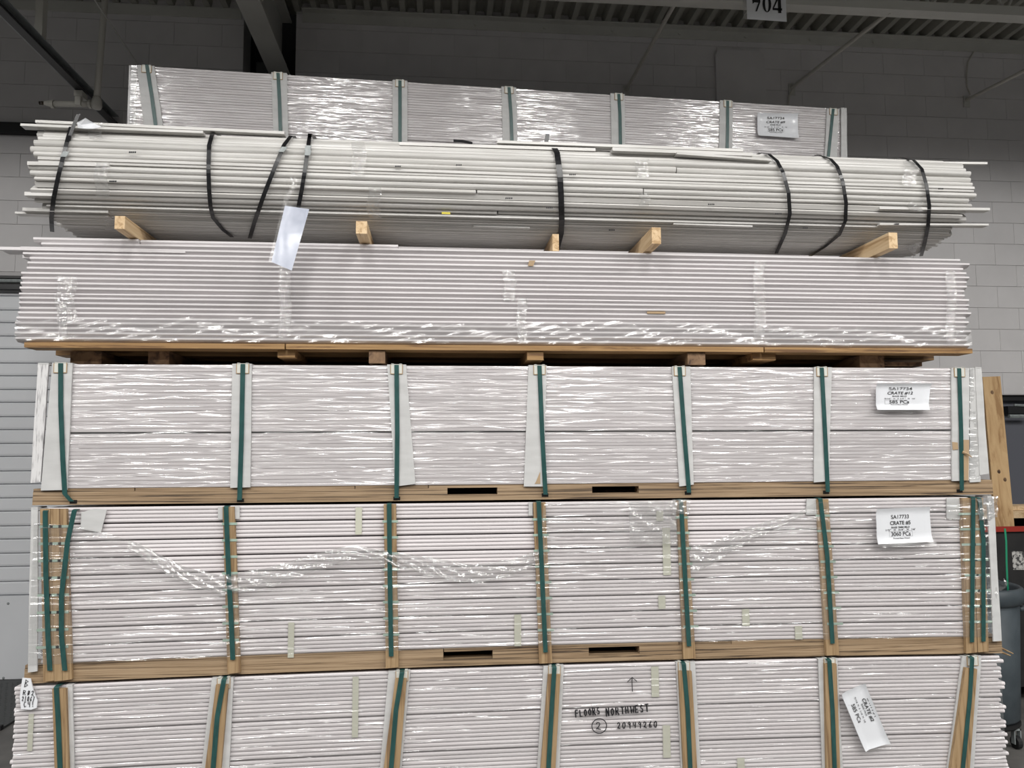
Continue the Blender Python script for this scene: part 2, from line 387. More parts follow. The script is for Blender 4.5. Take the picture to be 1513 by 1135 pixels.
# dock door on the left
dd = structure('door_1', MB().box(DOCK[0], DOCK[1], WY+.07, WY+.11, 0, DOCK[2]), m_doorp)
zz = .66
k = 0
while zz < 3.10:
    h = (.105, .118, .105, .112)[k % 4]; k += 1
    h = min(h, 3.105-zz)
    prof = [(WY+.07, zz+.002), (WY+.048, zz+.006), (WY+.044, zz+.02), (WY+.046, zz+h-.012), (WY+.054, zz+h-.003), (WY+.07, zz+h)]
    obj('slat', MB().extrude(prof, [-5.2, DOCK[1]]), m_doorp, dd); zz += h
obj('kick_panel', MB().box(-5.2, DOCK[1], WY+.03, WY+.068, .01, .655), m_doorp, dd)
for px, py in ((12, 892), (5, 1002), (-40, 892)):
    p = at(px, py, WY+.03); b = MB(); b.lathe([(0, .006), (.007, .005), (.011, 0)], (0, 0, 0), 8); b.warp(lambda x, y, z, p=p: (p.x+x, WY+.03-z, p.z+y)); obj('rivet', b, m_galv, dd)
structure('trim_3', MB().box(-5.2, DOCK[1], WY-.03, WY+.03, 3.125, 3.165), m_blackmetal)
b = MB(); b.tube([(-5.2, WY-.02, 3.195), (DOCK[1], WY-.02, 3.195)], .016, 8); structure('trim_4', b, m_galv)
structure('trim_5', MB().box(-5.2, DOCK[1], WY-.035, WY-.002, 3.215, 3.235), m_blackmetal)
# dark strip higher on the wall
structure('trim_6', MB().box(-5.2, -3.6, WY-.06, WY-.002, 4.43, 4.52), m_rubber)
# dock leveller plate
dl = thing('dock_leveller', 'patterned steel dock leveller plate with black rubber edge before the dock door', 'dock leveller', (-3.34, 2.0, 0))
b = MB(); b.box(-2.1, 0, -.52, .60, .0, .014); obj('plate', b, m_dsteel, dl)
b = MB()
for i in range(26):
    for jx in range(28):
        x, y = -.01-jx*.04-(.02 if i % 2 else 0), -.50+i*.04
        s = 1 if (i+jx) % 2 else -1
        b.add([(x-.012, y-.006*s, .014), (x, y-.004, .014), (x+.012, y+.006*s, .014), (x, y+.004, .014), (x, y, .018)], [(0, 1, 4), (1, 2, 4), (2, 3, 4), (3, 0, 4)])
obj('tread_pattern', b, m_dsteel, dl, kind='stuff')
obj('rubber_edge', MB().box(-2.1, 0, -.55, -.52, 0, .03), m_rubber, dl)
# galvanised track along the ceiling, left
TX, TZ = -3.25, 4.575
tr = thing('door_track', 'galvanised steel door track slanting across the upper left corner', 'track', (TX, 0, TZ))
b = MB(); b.box(-.035, -.028, -3, WY-.02, -.04, .04); b.box(-.028, .03, -3, WY-.02, .033, .04); obj('channel', b, m_galv, tr)
b = MB(); b.box(-.028, .03, -3, WY-.02, -.04, -.033); b.box(.024, .03, -3, WY-.02, -.033, -.022); obj('lower_lip', b, m_blackmetal, tr)
hp = at(50, 50, 1.35)
b = MB(); b.box(-.03, .02, 1.32, 1.38, .042, 1.12); obj('hanger_post', b, m_pipe, tr)
# sprinkler drop
SY = 1.97
e = at(143, 153, SY)
sp = thing('sprinkler_pipe', 'painted sprinkler drop pipe with elbow and sideways head, upper left', 'pipe', e)
def rel(px, py, dy=0): return at(px, py, SY) - e + Vector((0, dy, 0))
b = MB(); b.tube([rel(143, 147), rel(155, 0), rel(156.3, -20)], .024, 12); obj('drop_pipe', b, m_pipe, sp, True)
b = MB(); b.tube([rel(137, 154), rel(76, 153.5)], .022, 12); obj('branch_pipe', b, m_pipe, sp, True)
b = MB(); b.lathe([(0, -.045), (.03, -.042), (.038, -.02), (.038, .02), (.03, .04), (.028, .05), (0, .05)], (0, 0, 0), 14); obj('elbow', b, m_pipe, sp, True)
obj('fitting', MB().tube([rel(135, 154), rel(131, 154)], .032, 12), m_pipe, sp)
obj('fitting', MB().tube([rel(80, 154), rel(76, 153.7), rel(75, 153.5), rel(66, 152.5)], [.032, .032, .025, .016], 12), m_pipe, sp)
b = MB(); b.tube([rel(66, 152.5), rel(62, 152.3)], .012, 8); b.tube([rel(63, 150), rel(58.5, 151), rel(58.5, 153.5), rel(63, 154.5)], .004, 6); b.tube([rel(58.8, 152.2), rel(58.3, 152.2)], .014, 10); obj('sprinkler_head', b, m_brass, sp)
b = MB(); b.tube([rel(118, 157, -.03), rel(118, 146, -.03), rel(120, 142, 0), rel(120.5, 139.5, 0)], .008, 8); b.box(rel(118, 150).x-.02, rel(118, 150).x+.02, -.04, .0, rel(118, 158).z, rel(118, 145).z); obj('hanger_rod', b, m_pipe, sp)
b = MB(); c_ = rel(120, 125); zt_ = TZ-.045-e.z; b.box(c_.x-.03, c_.x+.03, -.045, .045, zt_-.045, zt_); obj('clamp', b, m_pipe, sp)
b = MB(); b.tube([at(206, 99, WY-.02), at(140, 0, 1.75), at(120, -30, 1.45)], .007, 6)
tag(obj('ceiling_conduit', b, m_steel), 'thin conduit slanting down to the wall above the top crate corner', 'conduit')
# door at right with closer
dr = structure('door_2', MB().box(DOOR[0]+.04, DOOR[1]-.04, WY+.10, WY+.15, .01, DOOR[2]-.05), m_doorgrey)
structure('trim_7', MB().box(DOOR[0], DOOR[1], WY+.04, WY+.2, DOOR[2]-.05, DOOR[2]).box(DOOR[0], DOOR[0]+.04, WY+.04, WY+.2, 0, DOOR[2]-.05).box(DOOR[1]-.04, DOOR[1], WY+.04, WY+.2, 0, DOOR[2]-.05), m_blackmetal)
obj('closer_body', MB().box(4.66, 4.98, WY+.03, WY+.10, 2.10, 2.17), m_blackmetal, dr)
obj('closer_arm', MB().tube([(4.72, WY+.03, 2.18), (5.1, WY-.0, 2.155)], .011, 6).tube([(4.64, WY+.0, 2.075), (4.86, WY-.0, 2.075)], .018, 6), m_galv, dr)

# ------------------------------------------------------------------ lettering
def text(s, parent, origin, ux, uy, width=None, height=.03, bold=0, shear=0, name='lettering'):
    cu = bpy.data.curves.new(name, 'FONT'); cu.body = s; cu.size = 1; cu.align_x = 'CENTER'; cu.align_y = 'CENTER'
    cu.offset = bold; cu.shear = shear; cu.extrude = .001
    cu.materials.append(m_ink)
    o = bpy.data.objects.new(name, cu); C.objects.link(o); o.parent = parent
    dg = bpy.context.evaluated_depsgraph_get(); me = bpy.data.meshes.new_from_object(o.evaluated_get(dg))
    co_ = np.array([v.co[:] for v in me.vertices]); wd = co_[:, 0].max()-co_[:, 0].min(); ht = co_[:, 1].max()-co_[:, 1].min()
    cx_, cy_ = (co_[:, 0].max()+co_[:, 0].min())/2, (co_[:, 1].max()+co_[:, 1].min())/2
    sy = height/ht; sx = (width/wd) if width else sy
    ux = Vector(ux).normalized(); uy = Vector(uy).normalized(); uz = ux.cross(uy)
    ori = Vector(origin)
    for v in me.vertices:
        v.co = ori + ux*((v.co.x-cx_)*sx) + uy*((v.co.y-cy_)*sy) + uz*(v.co.z*.3)
    bpy.data.objects.remove(o); bpy.data.curves.remove(cu)
    ob = bpy.data.objects.new(name, me); C.objects.link(ob); ob.parent = parent
    if not me.materials: me.materials.append(m_ink)
    return ob
GLY = {'F': [[(0, 0), (0, 1)], [(0, 1), (.6, 1)], [(0, .55), (.5, .55)]], 'L': [[(0, 1), (0, 0), (.55, 0)]],
 'O': [[(.3, .9), (.08, .7), (.04, .3), (.25, .02), (.5, .2), (.56, .6), (.4, .88), (.3, .9)]], 'R': [[(0, 0), (0, 1), (.5, .85), (.45, .55), (0, .5)], [(.15, .5), (.6, 0)]],
 'S': [[(.55, .95), (.2, .9), (.1, .6), (.5, .4), (.45, .05), (0, .05)]], 'N': [[(0, -.05), (.06, 1.0)], [(.06, 1.0), (.52, 0)], [(.52, 0), (.58, 1.05)]],
 'T': [[(0, 1), (.7, 1)], [(.35, 1), (.33, 0)]], 'H': [[(0, 0), (0, 1)], [(.5, 0), (.5, 1)], [(0, .5), (.5, .5)]],
 'W': [[(0, 1), (.15, 0), (.35, .7), (.55, 0), (.75, 1)]], 'E': [[(.55, 1), (0, 1), (0, 0), (.55, 0)], [(0, .5), (.45, .5)]],
 '2': [[(.05, .75), (.18, .97), (.38, .97), (.5, .75), (.35, .4), (.08, .08), (.12, .22), (.3, .1), (.62, .02)]], '0': [[(.3, 1), (.1, .8), (.05, .4), (.18, .05), (.4, .05), (.55, .5), (.48, .9), (.3, 1)]],
 '9': [[(.5, .8), (.25, 1), (.08, .75), (.3, .55), (.5, .8), (.45, 0)]], '4': [[(.1, 1), (.05, .5), (.55, .5)], [(.5, 1), (.45, 0)]],
 '6': [[(.5, 1), (.12, .5), (.15, .05), (.5, .1), (.45, .45), (.12, .4)]], '1': [[(.25, 1), (.25, 0)]], '7': [[(0, 1), (.5, 1), (.2, 0)]],
 'B': [[(0, 0), (0, 1), (.5, .8), (.05, .52), (.55, .25), (0, 0)]], 'C': [[(.55, .85), (.25, 1), (.03, .5), (.25, 0), (.55, .15)]],
 '#': [[(.15, 0), (.25, 1)], [(.4, 0), (.5, 1)], [(0, .35), (.6, .35)], [(.05, .7), (.65, .7)]], '!': [[(.2, 1), (.2, .35)], [(.2, .08), (.22, 0)]]}
def scrawl(s, parent, P0, P1, h, r, yoff=0, name='handwriting', wob=.05):
    """marker handwriting from P0 to P1 (parent's local coordinates)"""
    P0 = Vector(P0); P1 = Vector(P1); d = (P1-P0); n = len(s); u = d.normalized(); v = Vector((-u.z, 0, u.x))
    adv = d.length/n; b = MB()
    for i, ch in enumerate(s):
        for st in GLY.get(ch, []):
            pts = [P0 + u*(adv*i + adv*.95*x+R(-wob, wob)*adv*.2) + v*(h*(y+R(-wob, wob))) for x, y in st]
            if len(pts) > 1: b.tube(pts, r, 5)
    return obj(name, b, m_ink, parent)

# ------------------------------------------------------------------ crates
def wrinkle(x, z, s=0):
    return math.sin(z*61+math.sin(x*2.1+s)*2.2+s)*.5+math.sin(z*113+math.sin(x*3.7+s*2)*1.7)*.3+math.sin(x*9+z*23+s)*.2
LIM = {}
def clampz(c, p, lo=True):
    top, bow, L = LIM[c.name]; d = bow*(2*p.x/L-1)**2
    return Vector((p.x, p.y, max(.004-d if lo else -9, min(top-.001-(d if c.name != 'lumber_crate.007' else 0), p.z))))
def make_crate(label, cat, x, y, z, rotz=0, L=5.0, D=1.05, base=.08, top=.695, bx=(.05, 4.93), nrow=34, bow=0, gap=(), seam=.0035, rag=(.002, .002), pockets=(), px=None, group=None, mat=m_board, flat=True):
    c = thing('lumber_crate', label, cat, (x, y, z), rotz, group)
    Mw = frame(c)
    H = top-base
    def bw(X, Y, Z):
        u = 2*X/L-1
        return (X, Y, Z - bow*u*u*max(0, 1-max(0, Z-base)/H) if px == 'low' else Z - bow*u*u)
    def part(name, mb, m, **kw): return obj(name, mb.warp(bw), m, c, **kw)
    LIM[c.name] = (top, bow, L)
    # base: rail of laminated timber with fork pockets, deck boards and rear rail
    rh = base
    part('bottom_rail', MB().box(0, L, .0, .09, 0, rh*.36, 10), m_lvl)
    xs = [0] + [v for p_ in pockets for v in p_] + [L]
    for i in range(0, len(xs), 2):
        part('rail_block', MB().box(xs[i], xs[i+1], .001, .09, rh*.36, rh*.80, 6), m_lvl)
    nd = 7; cut = [0]+sorted(R(.08, .92)*L for _ in range(3))+[L]
    for i in range(4):
        part('deck_board', MB().box(cut[i]+.002, cut[i+1]-.002, 0.0+.004*(i % 2), .12, rh*.80, rh-.001, 4), m_lvl)
    for i in range(1, 5):
        part('deck_board', MB().box(0, L, i*D/5+.01, (i+1)*D/5-.01, rh*.80, rh-.001, 6), m_lvl)
    part('rear_rail', MB().box(0, L, D-.09, D, 0, rh*.80, 6), m_lvl)
    # board rows
    hs = [1.0]*nrow; tot = H - seam*len(gap)*2; t = tot/nrow; zc = base
    for i in range(nrow):
        if i in gap: zc += seam*2
        dy = R(0, .0025); tt = t*.965
        if flat: prof = [(.003, 0), (0, .0014), (0, tt-.0014), (.003, tt), (.10, tt), (.10, 0)]
        else: prof = [(.008, 0), (.002, .003), (0, tt*.45), (.001, tt*.75), (.005, tt), (.10, tt), (.10, 0)]
        xa, xb = bx[0]+R(-rag[0], rag[0]), bx[1]+R(-rag[1], rag[1])
        xs_ = [xa+(xb-xa)*k/8 for k in range(9)]
        part('trim_board', MB().extrude([(p[0]+dy, p[1]+zc) for p in prof], xs_), mat)
        zc += t
    core = MB(); nn = nrow
    for i in range(nn//2):
        for j_ in range(5):
            y0 = .104+j_*(D-.12)/5
            core.box(bx[0]+R(.004, .02), bx[1]-R(.004, .02), y0, y0+(D-.12)/5-.003, base+.002+i*H/(nn//2), base+(i+1)*H/(nn//2)-.003, 4)
    part('board_core', core, mat, kind='stuff')
    return c, Mw, bw
def strap(c, Mw, pix, y=-.016, w=.023, t=.0025, mat=None, top=True, slot=True, name='green_strap'):
    pts = [clampz(c, loc(a, b, Mw, y)) for a, b in pix]
    # smooth
    q = []
    for i in range(len(pts)-1):
        for k in range(3): q.append(pts[i].lerp(pts[i+1], k/3))
    q.append(pts[-1])
    wv = [Vector((1, 0, 0))]*len(q); nv = [Vector((0, -1, 0))]*len(q)
    if top:
        p = q[0]; q = [p+Vector((0, .5, .004)), p+Vector((0, .02, .005)), p+Vector((0, .004, .003))]+q; wv = [Vector((1, 0, 0))]*len(q); nv = [Vector((0, 0, 1))]*2+[Vector((0, -.7, .7))]+[Vector((0, -1, 0))]*(len(q)-3)
    b = MB().ribbon(q, wv, nv, w, t); o = obj(name, b, mat or m_green, c)
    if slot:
        p = q[-1]; obj('slot_shade_plug', MB().box(p.x-w*.75, p.x+w*.75, -.0012, .01, p.z-.012, p.z+.006), m_slot_shade, c)  # solid plug where the strap enters; its dark colour paints the slot's shade
    return o
def guard(c, Mw, quad, y=-.013, th=.008, mat=None, clip=True, name='edge_guard', strapx=None):
    q = [clampz(c, loc(a, b, Mw, y)) for a, b in quad]
    # TL TR BR BL; slight V fold down the middle
    n = 6; b = MB()
    def fn(u, v, off):
        a = q[0].lerp(q[1], u); d_ = q[3].lerp(q[2], u); p = a.lerp(d_, v)
        return (p.x, p.y+off+.0018*math.sin(v*9+u*3), p.z)
    prof = []
    b.grid(lambda u, v: fn(u, v, 0), 3, n); b.grid(lambda u, v: fn(u, v, th), 3, n)
    k = 4; m0 = (n+1)*k
    for j_ in range(n):
        b.f += [(j_*k, (j_+1)*k, m0+(j_+1)*k, m0+j_*k), (j_*k+3, m0+j_*k+3, m0+(j_+1)*k+3, (j_+1)*k+3)]
    for i in range(3): b.f += [(i, i+1, m0+i+1, m0+i), (n*k+i, m0+n*k+i, m0+n*k+i+1, n*k+i+1)]
    o = obj(name, b, mat or m_card, c)
    # leg folded over the top edge
    tl, tr_ = q[0], q[1]
    obj('guard_flap', MB().box(tl.x, tr_.x, y, .07, tl.z-.002, tl.z+.005), m_card, o)
    if clip:
        cx_ = strapx if strapx else (tl.x+tr_.x)/2; w_ = .028
        obj('corner_clip', MB().box(cx_-w_, cx_+w_, y-.004, y-.0005, tl.z-.042, tl.z+.006).box(cx_-w_, cx_-w_*.5, y-.004, .02, tl.z+.004, tl.z+.009).box(cx_+w_*.5, cx_+w_, y-.004, .02, tl.z+.004, tl.z+.009), m_tape2, o)
        obj('clip_edge', MB().box(cx_-w_-.0035, cx_-w_, y-.0045, y, tl.z-.045, tl.z+.004).box(cx_+w_, cx_+w_+.0035, y-.0045, y, tl.z-.045, tl.z+.004).box(cx_-w_, cx_+w_, y-.0045, y, tl.z-.0455, tl.z-.042), m_torn, o)
    return o
m_tape2 = surf('clip plastic', srgb(208, 208, 200), rough=.4)
def batten(c, Mw, quad, y=-.022, th=.02, mat=None):
    q = [clampz(c, loc(a, b, Mw, y)) for a, b in quad]
    b = MB().slab(q, th); return obj('batten', b, mat or m_batten, c)
def wrap(c, Mw, x0, x1, z0, z1, y, mat, bw=None, top=None, name='stretch_wrap', seed=0, amp=.0025, nx=160, nz=40):
    def fn(u, v):
        X = x0+(x1-x0)*u; zt = z1 if top is None else top(X); Z = z0+(zt-z0)*v
        a = amp
        if top is not None and v > .8: a = amp*(1+4*(v-.8)/.2)
        p = (X, y-abs(wrinkle(X, Z, seed))*a, Z)
        return bw(*p) if bw else p
    return obj(name, MB().grid(fn, nx, nz), mat, c, True)
def paper(c, Mw, corners, y, lines, mat=None, curl=.012, name='paper_label', label=None, tdir=None, boxed=None, sleeve=True):
    """label sheet: corners TL TR BR BL in pixels; lines = (text, u, v, width share, height share, bold, shear)"""
    q = [loc(a, b, Mw, y) for a, b in corners]
    def P(u, v, dy=0):  # v down
        p = q[0].lerp(q[1], u).lerp(q[3].lerp(q[2], u), v)
        lift = curl*(max(0, .16-v)/.16)**1.5 + curl*(max(0, v-.78)/.22)**1.3 + curl*.5*(max(0, u-.9)/.1)**2 + curl*.5*(max(0, .08-u)/.08)**2 + .0012*math.sin(9*u+5*v)*(1 if v < .2 or v > .75 else .2)
        return Vector((p.x, p.y-lift+dy, p.z))
    sheet = obj(name, MB().grid(lambda u, v: P(u, v), 16, 14), mat or m_paper, c, True, label=label)
    ux = (q[1]-q[0]); uy = (q[0]-q[3]); W_ = ux.length; Hh = uy.length
    for s, u, v, ws, hs, bo, sh in lines:
        text(s, sheet, P(u, v, -.0022 - (.004 if v < .2 else 0)), ux, uy, W_*ws, Hh*hs, bo, sh)
    if boxed:
        u0, v0, u1, v1 = boxed; b = MB(); cs = [P(u0, v0, -.002), P(u1, v0, -.002), P(u1, v1, -.002), P(u0, v1, -.002)]
        for k in range(4): b.tube([cs[k], cs[(k+1) % 4]], .0004, 4)
        obj('printed_box', b, m_ink, sheet)
    if sleeve:
        obj('clear_pouch', MB().grid(lambda u, v: P(u*1.06-.03, v*1.12-.02, -.006-.002*math.sin(13*v)), 10, 10), m_pouch, sheet, True)
    return sheet
m_pouch = film('label pouch', .03, .6, (5, 5, 10), .2, .4, .002)
def lines_for(no, pcs, code):
    return [(code, .46, .19, .42, .11, .004, 0), (no, .46, .36, .46, .12, .016, .18), ('BASE MLD', .45, .475, .26, .05, .01, .1), ('9/16"  X  3 1/4 "  X  16\'', .46, .565, .56, .05, .0, 0), (pcs, .45, .69, .36, .12, .006, 0), ('Primed Base Wood', .45, .80, .30, .04, 0, 0)]

# ---- top crate, on the rear stack
TL = at(190, 97, 1.10); TR = at(1250, 160, 1.36)
rz = math.atan2(TR.y-TL.y, TR.x-TL.x)
topz = (TL.z+TR.z)/2; Lt = math.hypot(TR.x-TL.x, TR.y-TL.y)
hz = topz-.695
ct, Mt, bwt = make_crate('wrapped lumber crate at the very top, labelled CRATE #9, behind the strapped bundles', 'crate', TL.x, TL.y, hz, rz, L=Lt, top=.695, bx=(.02, Lt-.05), nrow=34, gap=(11,), seam=.003)
for g, s in (
  (((202, 97), (228, 98), (242, 195), (213, 195)), ((217, 96), (224, 140), (232, 200))),
  (((401, 104), (424, 105), (426, 205), (404, 205)), ((411, 103), (413, 150), (415, 210))),
  (((580, 114), (602, 115), (602, 215), (580, 215)), ((591, 112), (591, 160), (591, 220))),
  (((741, 124), (763, 125), (765, 220), (743, 220)), ((752, 123), (755, 170), (757, 225))),
  (((902, 135), (923, 136), (924, 225), (904, 225)), ((914, 134), (916, 170), (917, 230))),
  (((1064, 149), (1083, 150), (1082, 235), (1062, 235)), ((1075, 148), (1075, 190), (1074, 240))),
  (((1222, 161), (1240, 162), (1236, 245), (1218, 245)), ((1231, 161), (1227, 200), (1222, 250)))):
    sx = loc(*s[0], Mt, -.013).x
    guard(ct, Mt, g, strapx=sx); strap(ct, Mt, s, slot=False)
wrap(ct, Mt, .02, Lt-.05, .09, .69, -.006, m_fil, bwt, seed=.4)
guard(ct, Mt, ((1243, 160), (1251, 160), (1252, 245), (1243, 245)), clip=False, y=-.02)
obj('end_card', MB().box(.005, .055, -.004, .05, .10, .69), m_scuff, ct)
paper(ct, Mt, ((1118, 168), (1178, 169), (1179, 205), (1119, 201)), -.02, lines_for('CRATE #9', '585 PCs', 'SA17734'), boxed=(.25, .62, .65, .77), label='white label sheet reading CRATE #9')
# crates under it, out of sight behind the front stack
for k in range(5):
    h = hz/5
    c = thing('lumber_crate', ('lowest', 'second', 'third', 'fourth', 'fifth')[k]+' crate up from the floor in the rear stack under crate #9', 'crate', (TL.x, TL.y+.02, k*h), rz, 'rear stack crates below crate #9')
    obj('base_rail', MB().box(0, Lt, 0, .09, 0, .08), m_lvl, c); obj('rear_rail', MB().box(0, Lt, .95, 1.04, 0, .08), m_lvl, c)
    b = MB()
    for i in range(12): b.box(.03, Lt-.05, .01+.002*(i % 3), 1.03, .082+i*(h-.084)/12, .082+(i+1)*(h-.084)/12-.002)
    obj('trim_board', b, m_board, c, kind='stuff')

# ---- front stack, bottom crate
def xl(px, py): return at(px, py, 0).x
ZB, Z5, Z12 = 0.0, .706, 1.532
X0 = -2.5
c2, M2, bw2 = make_crate('bottom wrapped lumber crate labelled CRATE #2 with tan battens and marker handwriting', 'crate', X0, 0, ZB, 0, L=5.0, base=.095, top=Z5-.014, bx=(-.04, 4.985), nrow=30, bow=.022, gap=(10, 19), seam=.003, rag=(.008, .022), flat=False)
bat2 = [((77, 1018), (97, 1018), (101, 1150), (81, 1150)), ((319, 1012), (337, 1012), (325, 1150), (301, 1150)), ((584, 1003), (601, 1003), (589, 1150), (565, 1150)),
        ((810, 997), (828, 997), (820, 1150), (798, 1150)), ((1003, 992), (1022, 992), (1031, 1150), (1011, 1150)), ((1219, 981), (1236, 981), (1242, 1150), (1222, 1150)), ((1427, 987), (1444, 989), (1432, 1150), (1403, 1150))]
grd2 = [((98, 1011), (107, 1011), (110, 1150), (100, 1150)), ((313, 998), (345, 998), (338, 1150), (296, 1150)), ((574, 990), (606, 990), (592, 1150), (560, 1150)),
        ((803, 982), (833, 982), (826, 1150), (793, 1150)), ((999, 975), (1027, 975), (1036, 1150), (1007, 1150)), ((1209, 972), (1237, 971), (1246, 1150), (1216, 1150)), ((1422, 969), (1450, 969), (1438, 1150), (1398, 1150))]
str2 = [((84, 1004), (86, 1060), (90, 1160)), ((331, 997), (321, 1060), (313, 1160)), ((594, 988), (585, 1050), (576, 1160)), ((819, 981), (815, 1050), (809, 1160)),
        ((1010, 975), (1016, 1050), (1021, 1160)), ((1225, 971), (1230, 1050), (1234, 1160)), ((1436, 968), (1433, 1030), (1420, 1160))]
for q, g, s in zip(bat2, grd2, str2):
    guard(c2, M2, g, y=-.013, clip=(q is not bat2[0]), strapx=loc(*s[0], M2, -.013).x)
    batten(c2, M2, q, y=-.034, th=.02)
    strap(c2, M2, s, y=-.037, slot=False)
wrap(c2, M2, -.03, 4.98, .10, Z5-.018, -.006, m_fil_diag, bw2, seed=2.0)
for px_, y0_, y1_ in ((525, 1000, 1090), (985, 1072, 1120), (968, 985, 1030), (1095, 1120, 1150), (45, 1055, 1110)):
    a, b_ = loc(px_-5, y1_, M2, -.003), loc(px_+5, y0_, M2, -.003)
    obj('tape_strip', MB().box(a.x, b_.x, -.004, -.001, a.z, b_.z), m_tape, c2)
scrawl('FLOORS', c2, loc(851, 1060, M2, -.012), loc(889, 1055, M2, -.012), .034, .0036)
scrawl('NORTHWEST', c2, loc(896, 1058, M2, -.012), loc(961, 1051, M2, -.012), .036, .0036)
scrawl('20949260', c2, loc(912, 1077, M2, -.012), loc(974, 1075, M2, -.012), .030, .0030)
b = MB(); cc = loc(885.5, 1073, M2, -.012)
b.tube([cc+Vector((.038*math.cos(t*.35), 0, .036*math.sin(t*.35))) for t in range(19)], .0024, 5); obj('handwriting', b, m_ink, c2)
scrawl('2', c2, loc(880, 1078, M2, -.012), loc(893, 1078, M2, -.012), .034, .0026)
b = MB(); P = lambda a, d: loc(a, d, M2, -.012)
b.tube([P(934.5, 1022), P(934, 1012), P(934, 1001)], .0022, 5); b.tube([P(927, 1008), P(934, 1001), P(941, 1007)], .0022, 5); obj('handwriting', b, m_ink, c2, label='hand-drawn arrow pointing up')
s2 = paper(c2, M2, ((1276, 1009), (1313, 1098), (1276, 1109), (1241, 1025)), -.030, [], curl=.014, label='slanted white pouch label reading CRATE #2')
q = [loc(a, b, M2, -.034) for a, b in ((1276, 1009), (1313, 1098), (1276, 1109), (1241, 1025))]
ux = q[1]-q[0]; uy = q[0]-q[3]
for s, px_, py_, wd, ht, bo, sh in (('SA17734', 1289, 1045, .105, .019, .005, 0), ('CRATE #2', 1282.5, 1049, .125, 0.020, .016, .15), ('BASE MLD', 1277, 1049, .065, .008, 0, 0), ('9/16 X 3 1/4 X 16', 1271, 1049, .14, .008, 0, 0), ('585 PCs', 1265.5, 1054, .10, .020, .006, 0), ('Primed Base Wood', 1260, 1058, .12, .007, 0, 0)):
    text(s, s2, loc(px_, py_, M2, -.034), ux, uy, wd, ht, bo, sh)
# note in a bag on the left corner
nb_ = [loc(a, b, M2, -.018) for a, b in ((33, 1002), (45, 1003), (49, 1020), (55, 1036), (54, 1046), (46, 1049), (31, 1048), (29, 1030))]
note = obj('note_bag', MB().slab(nb_, .006), m_paper, c2, label='crumpled note with marker scrawl')
for s, a, d, h in (('B', (36, 1015), (44, 1016), .035), ('R#2', (34, 1027), (52, 1028), .022), ('21067', (32, 1036), (52, 1037), .022), ('C4!', (35, 1045), (53, 1044), .024)):
    scrawl(s, note, loc(*a, M2, -.02), loc(*d, M2, -.02), h, .0015, wob=.06)

# ---- middle crate: small packs, battens, torn wrap
pk5 = [(loc(a, 968, Matrix.Translation((X0, 0, 0))).x, loc(b_, 968, Matrix.Translation((X0, 0, 0))).x) for a, b_ in ((655, 728), (870, 945))]
c5, M5, bw5 = make_crate('wrapped lumber crate labelled CRATE #5, tan battens and torn sagging film', 'crate', X0, 0, Z5, 0, L=5.0, base=.088, top=Z12-Z5-.013, bx=(.07, 4.93), nrow=36, bow=.022, gap=tuple(range(4, 36, 4)), seam=.0028, rag=(.004, .004), pockets=pk5, px='low', flat=False)
bat5 = [((59, 752), (74, 752), (80, 1006), (64, 1008)), ((74.5, 752), (87, 752), (92, 1006), (80.5, 1007)), ((87.5, 752), (98, 752), (106, 1004), (92.5, 1006)),
        ((329, 749), (346, 749), (355, 994), (336, 996)), ((567, 745), (585, 745), (589, 986), (570, 988)), ((788, 742), (806, 742), (816, 980), (797, 981)),
        ((1000, 738), (1014, 738), (1028, 973), (1010, 974)), ((1207, 737), (1224, 737), (1240, 968), (1221, 969)), ((1420, 736), (1437, 736), (1444, 964), (1428, 966)), ((1438, 736), (1453, 736), (1461, 963), (1445, 964))]
for q in bat5: batten(c5, M5, q, y=-.022, th=.021)
str5 = [((67, 756), (68, 850), (71, 940), (74, 991)), ((110, 755), (100, 800), (91, 880), (91, 940), (96, 991)), ((334, 750), (338, 850), (342, 920), (344, 975)), ((575, 746), (576, 850), (578, 970)), ((796, 742), (801, 850), (806, 964)),
        ((1006, 738), (1012, 850), (1018, 955)), ((1212, 737), (1222, 820), (1230, 951)), ((1438, 736), (1437, 850), (1436, 949)), ((1447, 737), (1453, 800), (1453, 948))]
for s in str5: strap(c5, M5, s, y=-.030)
for q in bat5:
    for k in range(8):
        v = (k+1)/9.0
        zt = .09+(Z12-Z5-.09)*(1-v*.96)
        pl = loc(q[0][0]+(q[3][0]-q[0][0])*v, 800, M5, -.023).x; pr = loc(q[1][0]+(q[2][0]-q[1][0])*v, 800, M5, -.023).x
        zz = .09+(Z12-Z5-.11)*(1-v)
        b = MB().box(pl-.008, pr+.008, -.0245, -.0225, zz-.006, zz+.006); b.warp(bw5); obj('tie_band', b, m_mint, c5)
for px_, y0_, y1_ in ((430, 920, 972), (530, 750, 790), (765, 908, 955), (985, 780, 850), (978, 880, 900), (1102, 900, 925), (1180, 925, 945), (975, 755, 770)):
    a, b_ = loc(px_-5, y1_, M5, -.003), loc(px_+5, y0_, M5, -.003)
    obj('tape_strip', MB().box(a.x, b_.x, -.004, -.001, a.z, b_.z), m_tape, c5)
edge = [(45, 772), (110, 776), (160, 788), (200, 800), (270, 836), (330, 850), (400, 838), (470, 816), (520, 806), (560, 812), (640, 824), (700, 834), (760, 826), (798, 812), (800, 744), (1000, 740), (1020, 806), (1040, 806), (1100, 780), (1180, 756), (1205, 742), (1475, 736)]
ex = [(loc(a, b_, M5, -.03).x, loc(a, b_, M5, -.03).z) for a, b_ in edge]
def top5(X):
    for (a, za), (b_, zb) in zip(ex, ex[1:]):
        if a <= X <= b_: return za+(zb-za)*(X-a)/max(1e-6, b_-a)
    return ex[0][1] if X < ex[0][0] else ex[-1][1]
